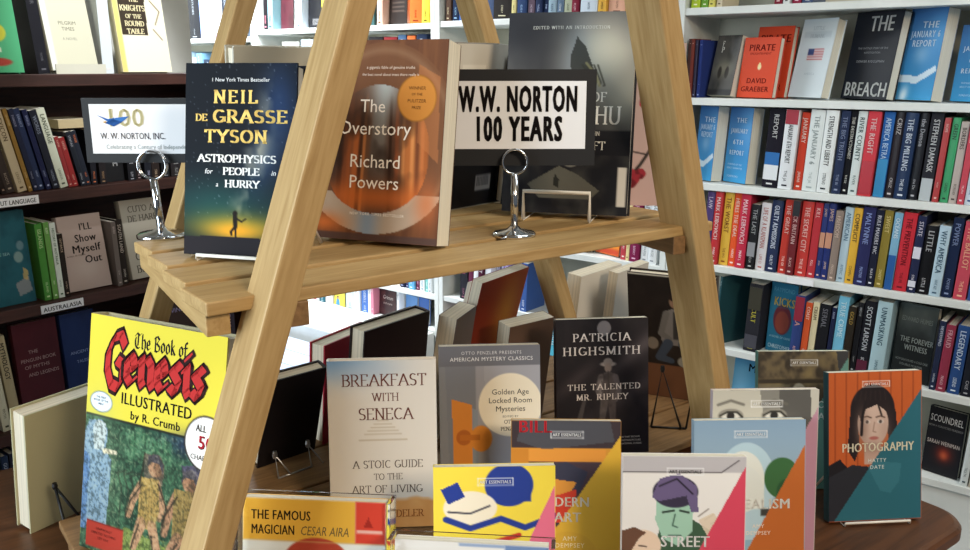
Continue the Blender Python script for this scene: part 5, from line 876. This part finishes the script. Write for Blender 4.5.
lface('maroon hardback with small pale title lines, fourth shelf of dark bookcase', .90, 1.012, .262, .60, 3, '42161e', a, [('THE', .4, .3, .035, 'a88a88', {}), ('PENGUIN BOOK', .5, .38, .035, 'a88a88', dict(mw=.8)), ('OF MYTHS', .45, .45, .035, 'a88a88', dict(mw=.6)), ('AND LEGENDS', .58, .53, .035, 'a88a88', dict(mw=.7))])
a = Art(40, 80, '1d2f5c', 1.8); a.mix(np.clip(a.noise(3, 5, 95)*2-.9, 0, 1), '14224a', .7)
lface('navy blue hardback right of the maroon one, fourth shelf of dark bookcase', 1.0225, 1.115, .262, .60, 3, '182850', a, [('ANCIENT', .45, .42, .03, '8a98c0', {}), ('TALES', .5, .52, .03, '8a98c0', {})])
a = Art(50, 60, '3a2a26', 1.5); a.mix(np.clip(a.noise(4, 5, 97)*2-.9, 0, 1), '2a1e1c', .7)
lface('dark brown book with pale lilac letters seen below the slat rail', 1.292, 1.425, .268, .60, 4, '302220', a, [('NN', .62, .13, .10, 'a8a0c8', dict(font='bold')), ('WINNER', .64, .25, .05, '9088b0', {})])
book('tan lying book on top of the short maroon and dark books', .15, .022, .10, tuple(Lp(1.17, .10, 1.2035+.146)), TH+math.pi/2, 0, 0, False, 'b0a07c', None, None, (), None, 'c8bca0')
a = Art(30, 30, '1a1a1c', 1.0)
lface('black book with a small pale mark under the white card sign', 1.180, 1.236, .095, 1.2003, 2, '1a1a1c', a, [('M', .6, .5, .14, 'a8a8a8', {})], T=.02)
def slabel(label, t0, t1, z, txt):
    t = empty('shelf_label', Lp((t0+t1)/2, -.0075, z), (0, 0, YL)); tag(t, label, 'label', 'white paper labels on the dark shelf edges'); w = t1-t0
    b = MB(); b.box((-w/2, 0, .004), (w/2, .003, .025)); b.build('paper_strip', M['paper'], t)
    if txt: b = MB(); text(b, txt, (0, -.0006, .008), (1, 0, 0), (0, 0, 1), .011, '2a2a2a', 'bold', 'c', w*.9); b.build('lettering', M['matte'], t)
slabel('white paper shelf label at left on the second shelf edge', .862, .985, 1.168, 'ABOUT LANGUAGE')
slabel('white paper shelf label under the green and white spines', .958, 1.068, .886, 'AUSTRALASIA')
slabel('small blank white shelf label right of the chrome ring holder', 1.372, 1.41, 1.172, '')
b = MB(); b.box((-.06, 0, 0), (.06, .004, .17), (.8, .9, 1)); tag(b.build('leaflet', M['paper'], None, tuple(Sp(-.20, .36, .8565)), (-.2, 0, R(50)), bevel=.0005), 'pale leaflet propped at the left corner of the table', 'leaflet')
b = MB(); b.box((-.04, 0, 0), (.04, .0025, .018)); t_ = b.build('shelf_label', M['paper'], None, tuple(Wp(-.215, -.0045, .8625)), (0, 0, YW)); tag(t_, 'white paper strip on the edge of the right bookcase fourth shelf', 'label')
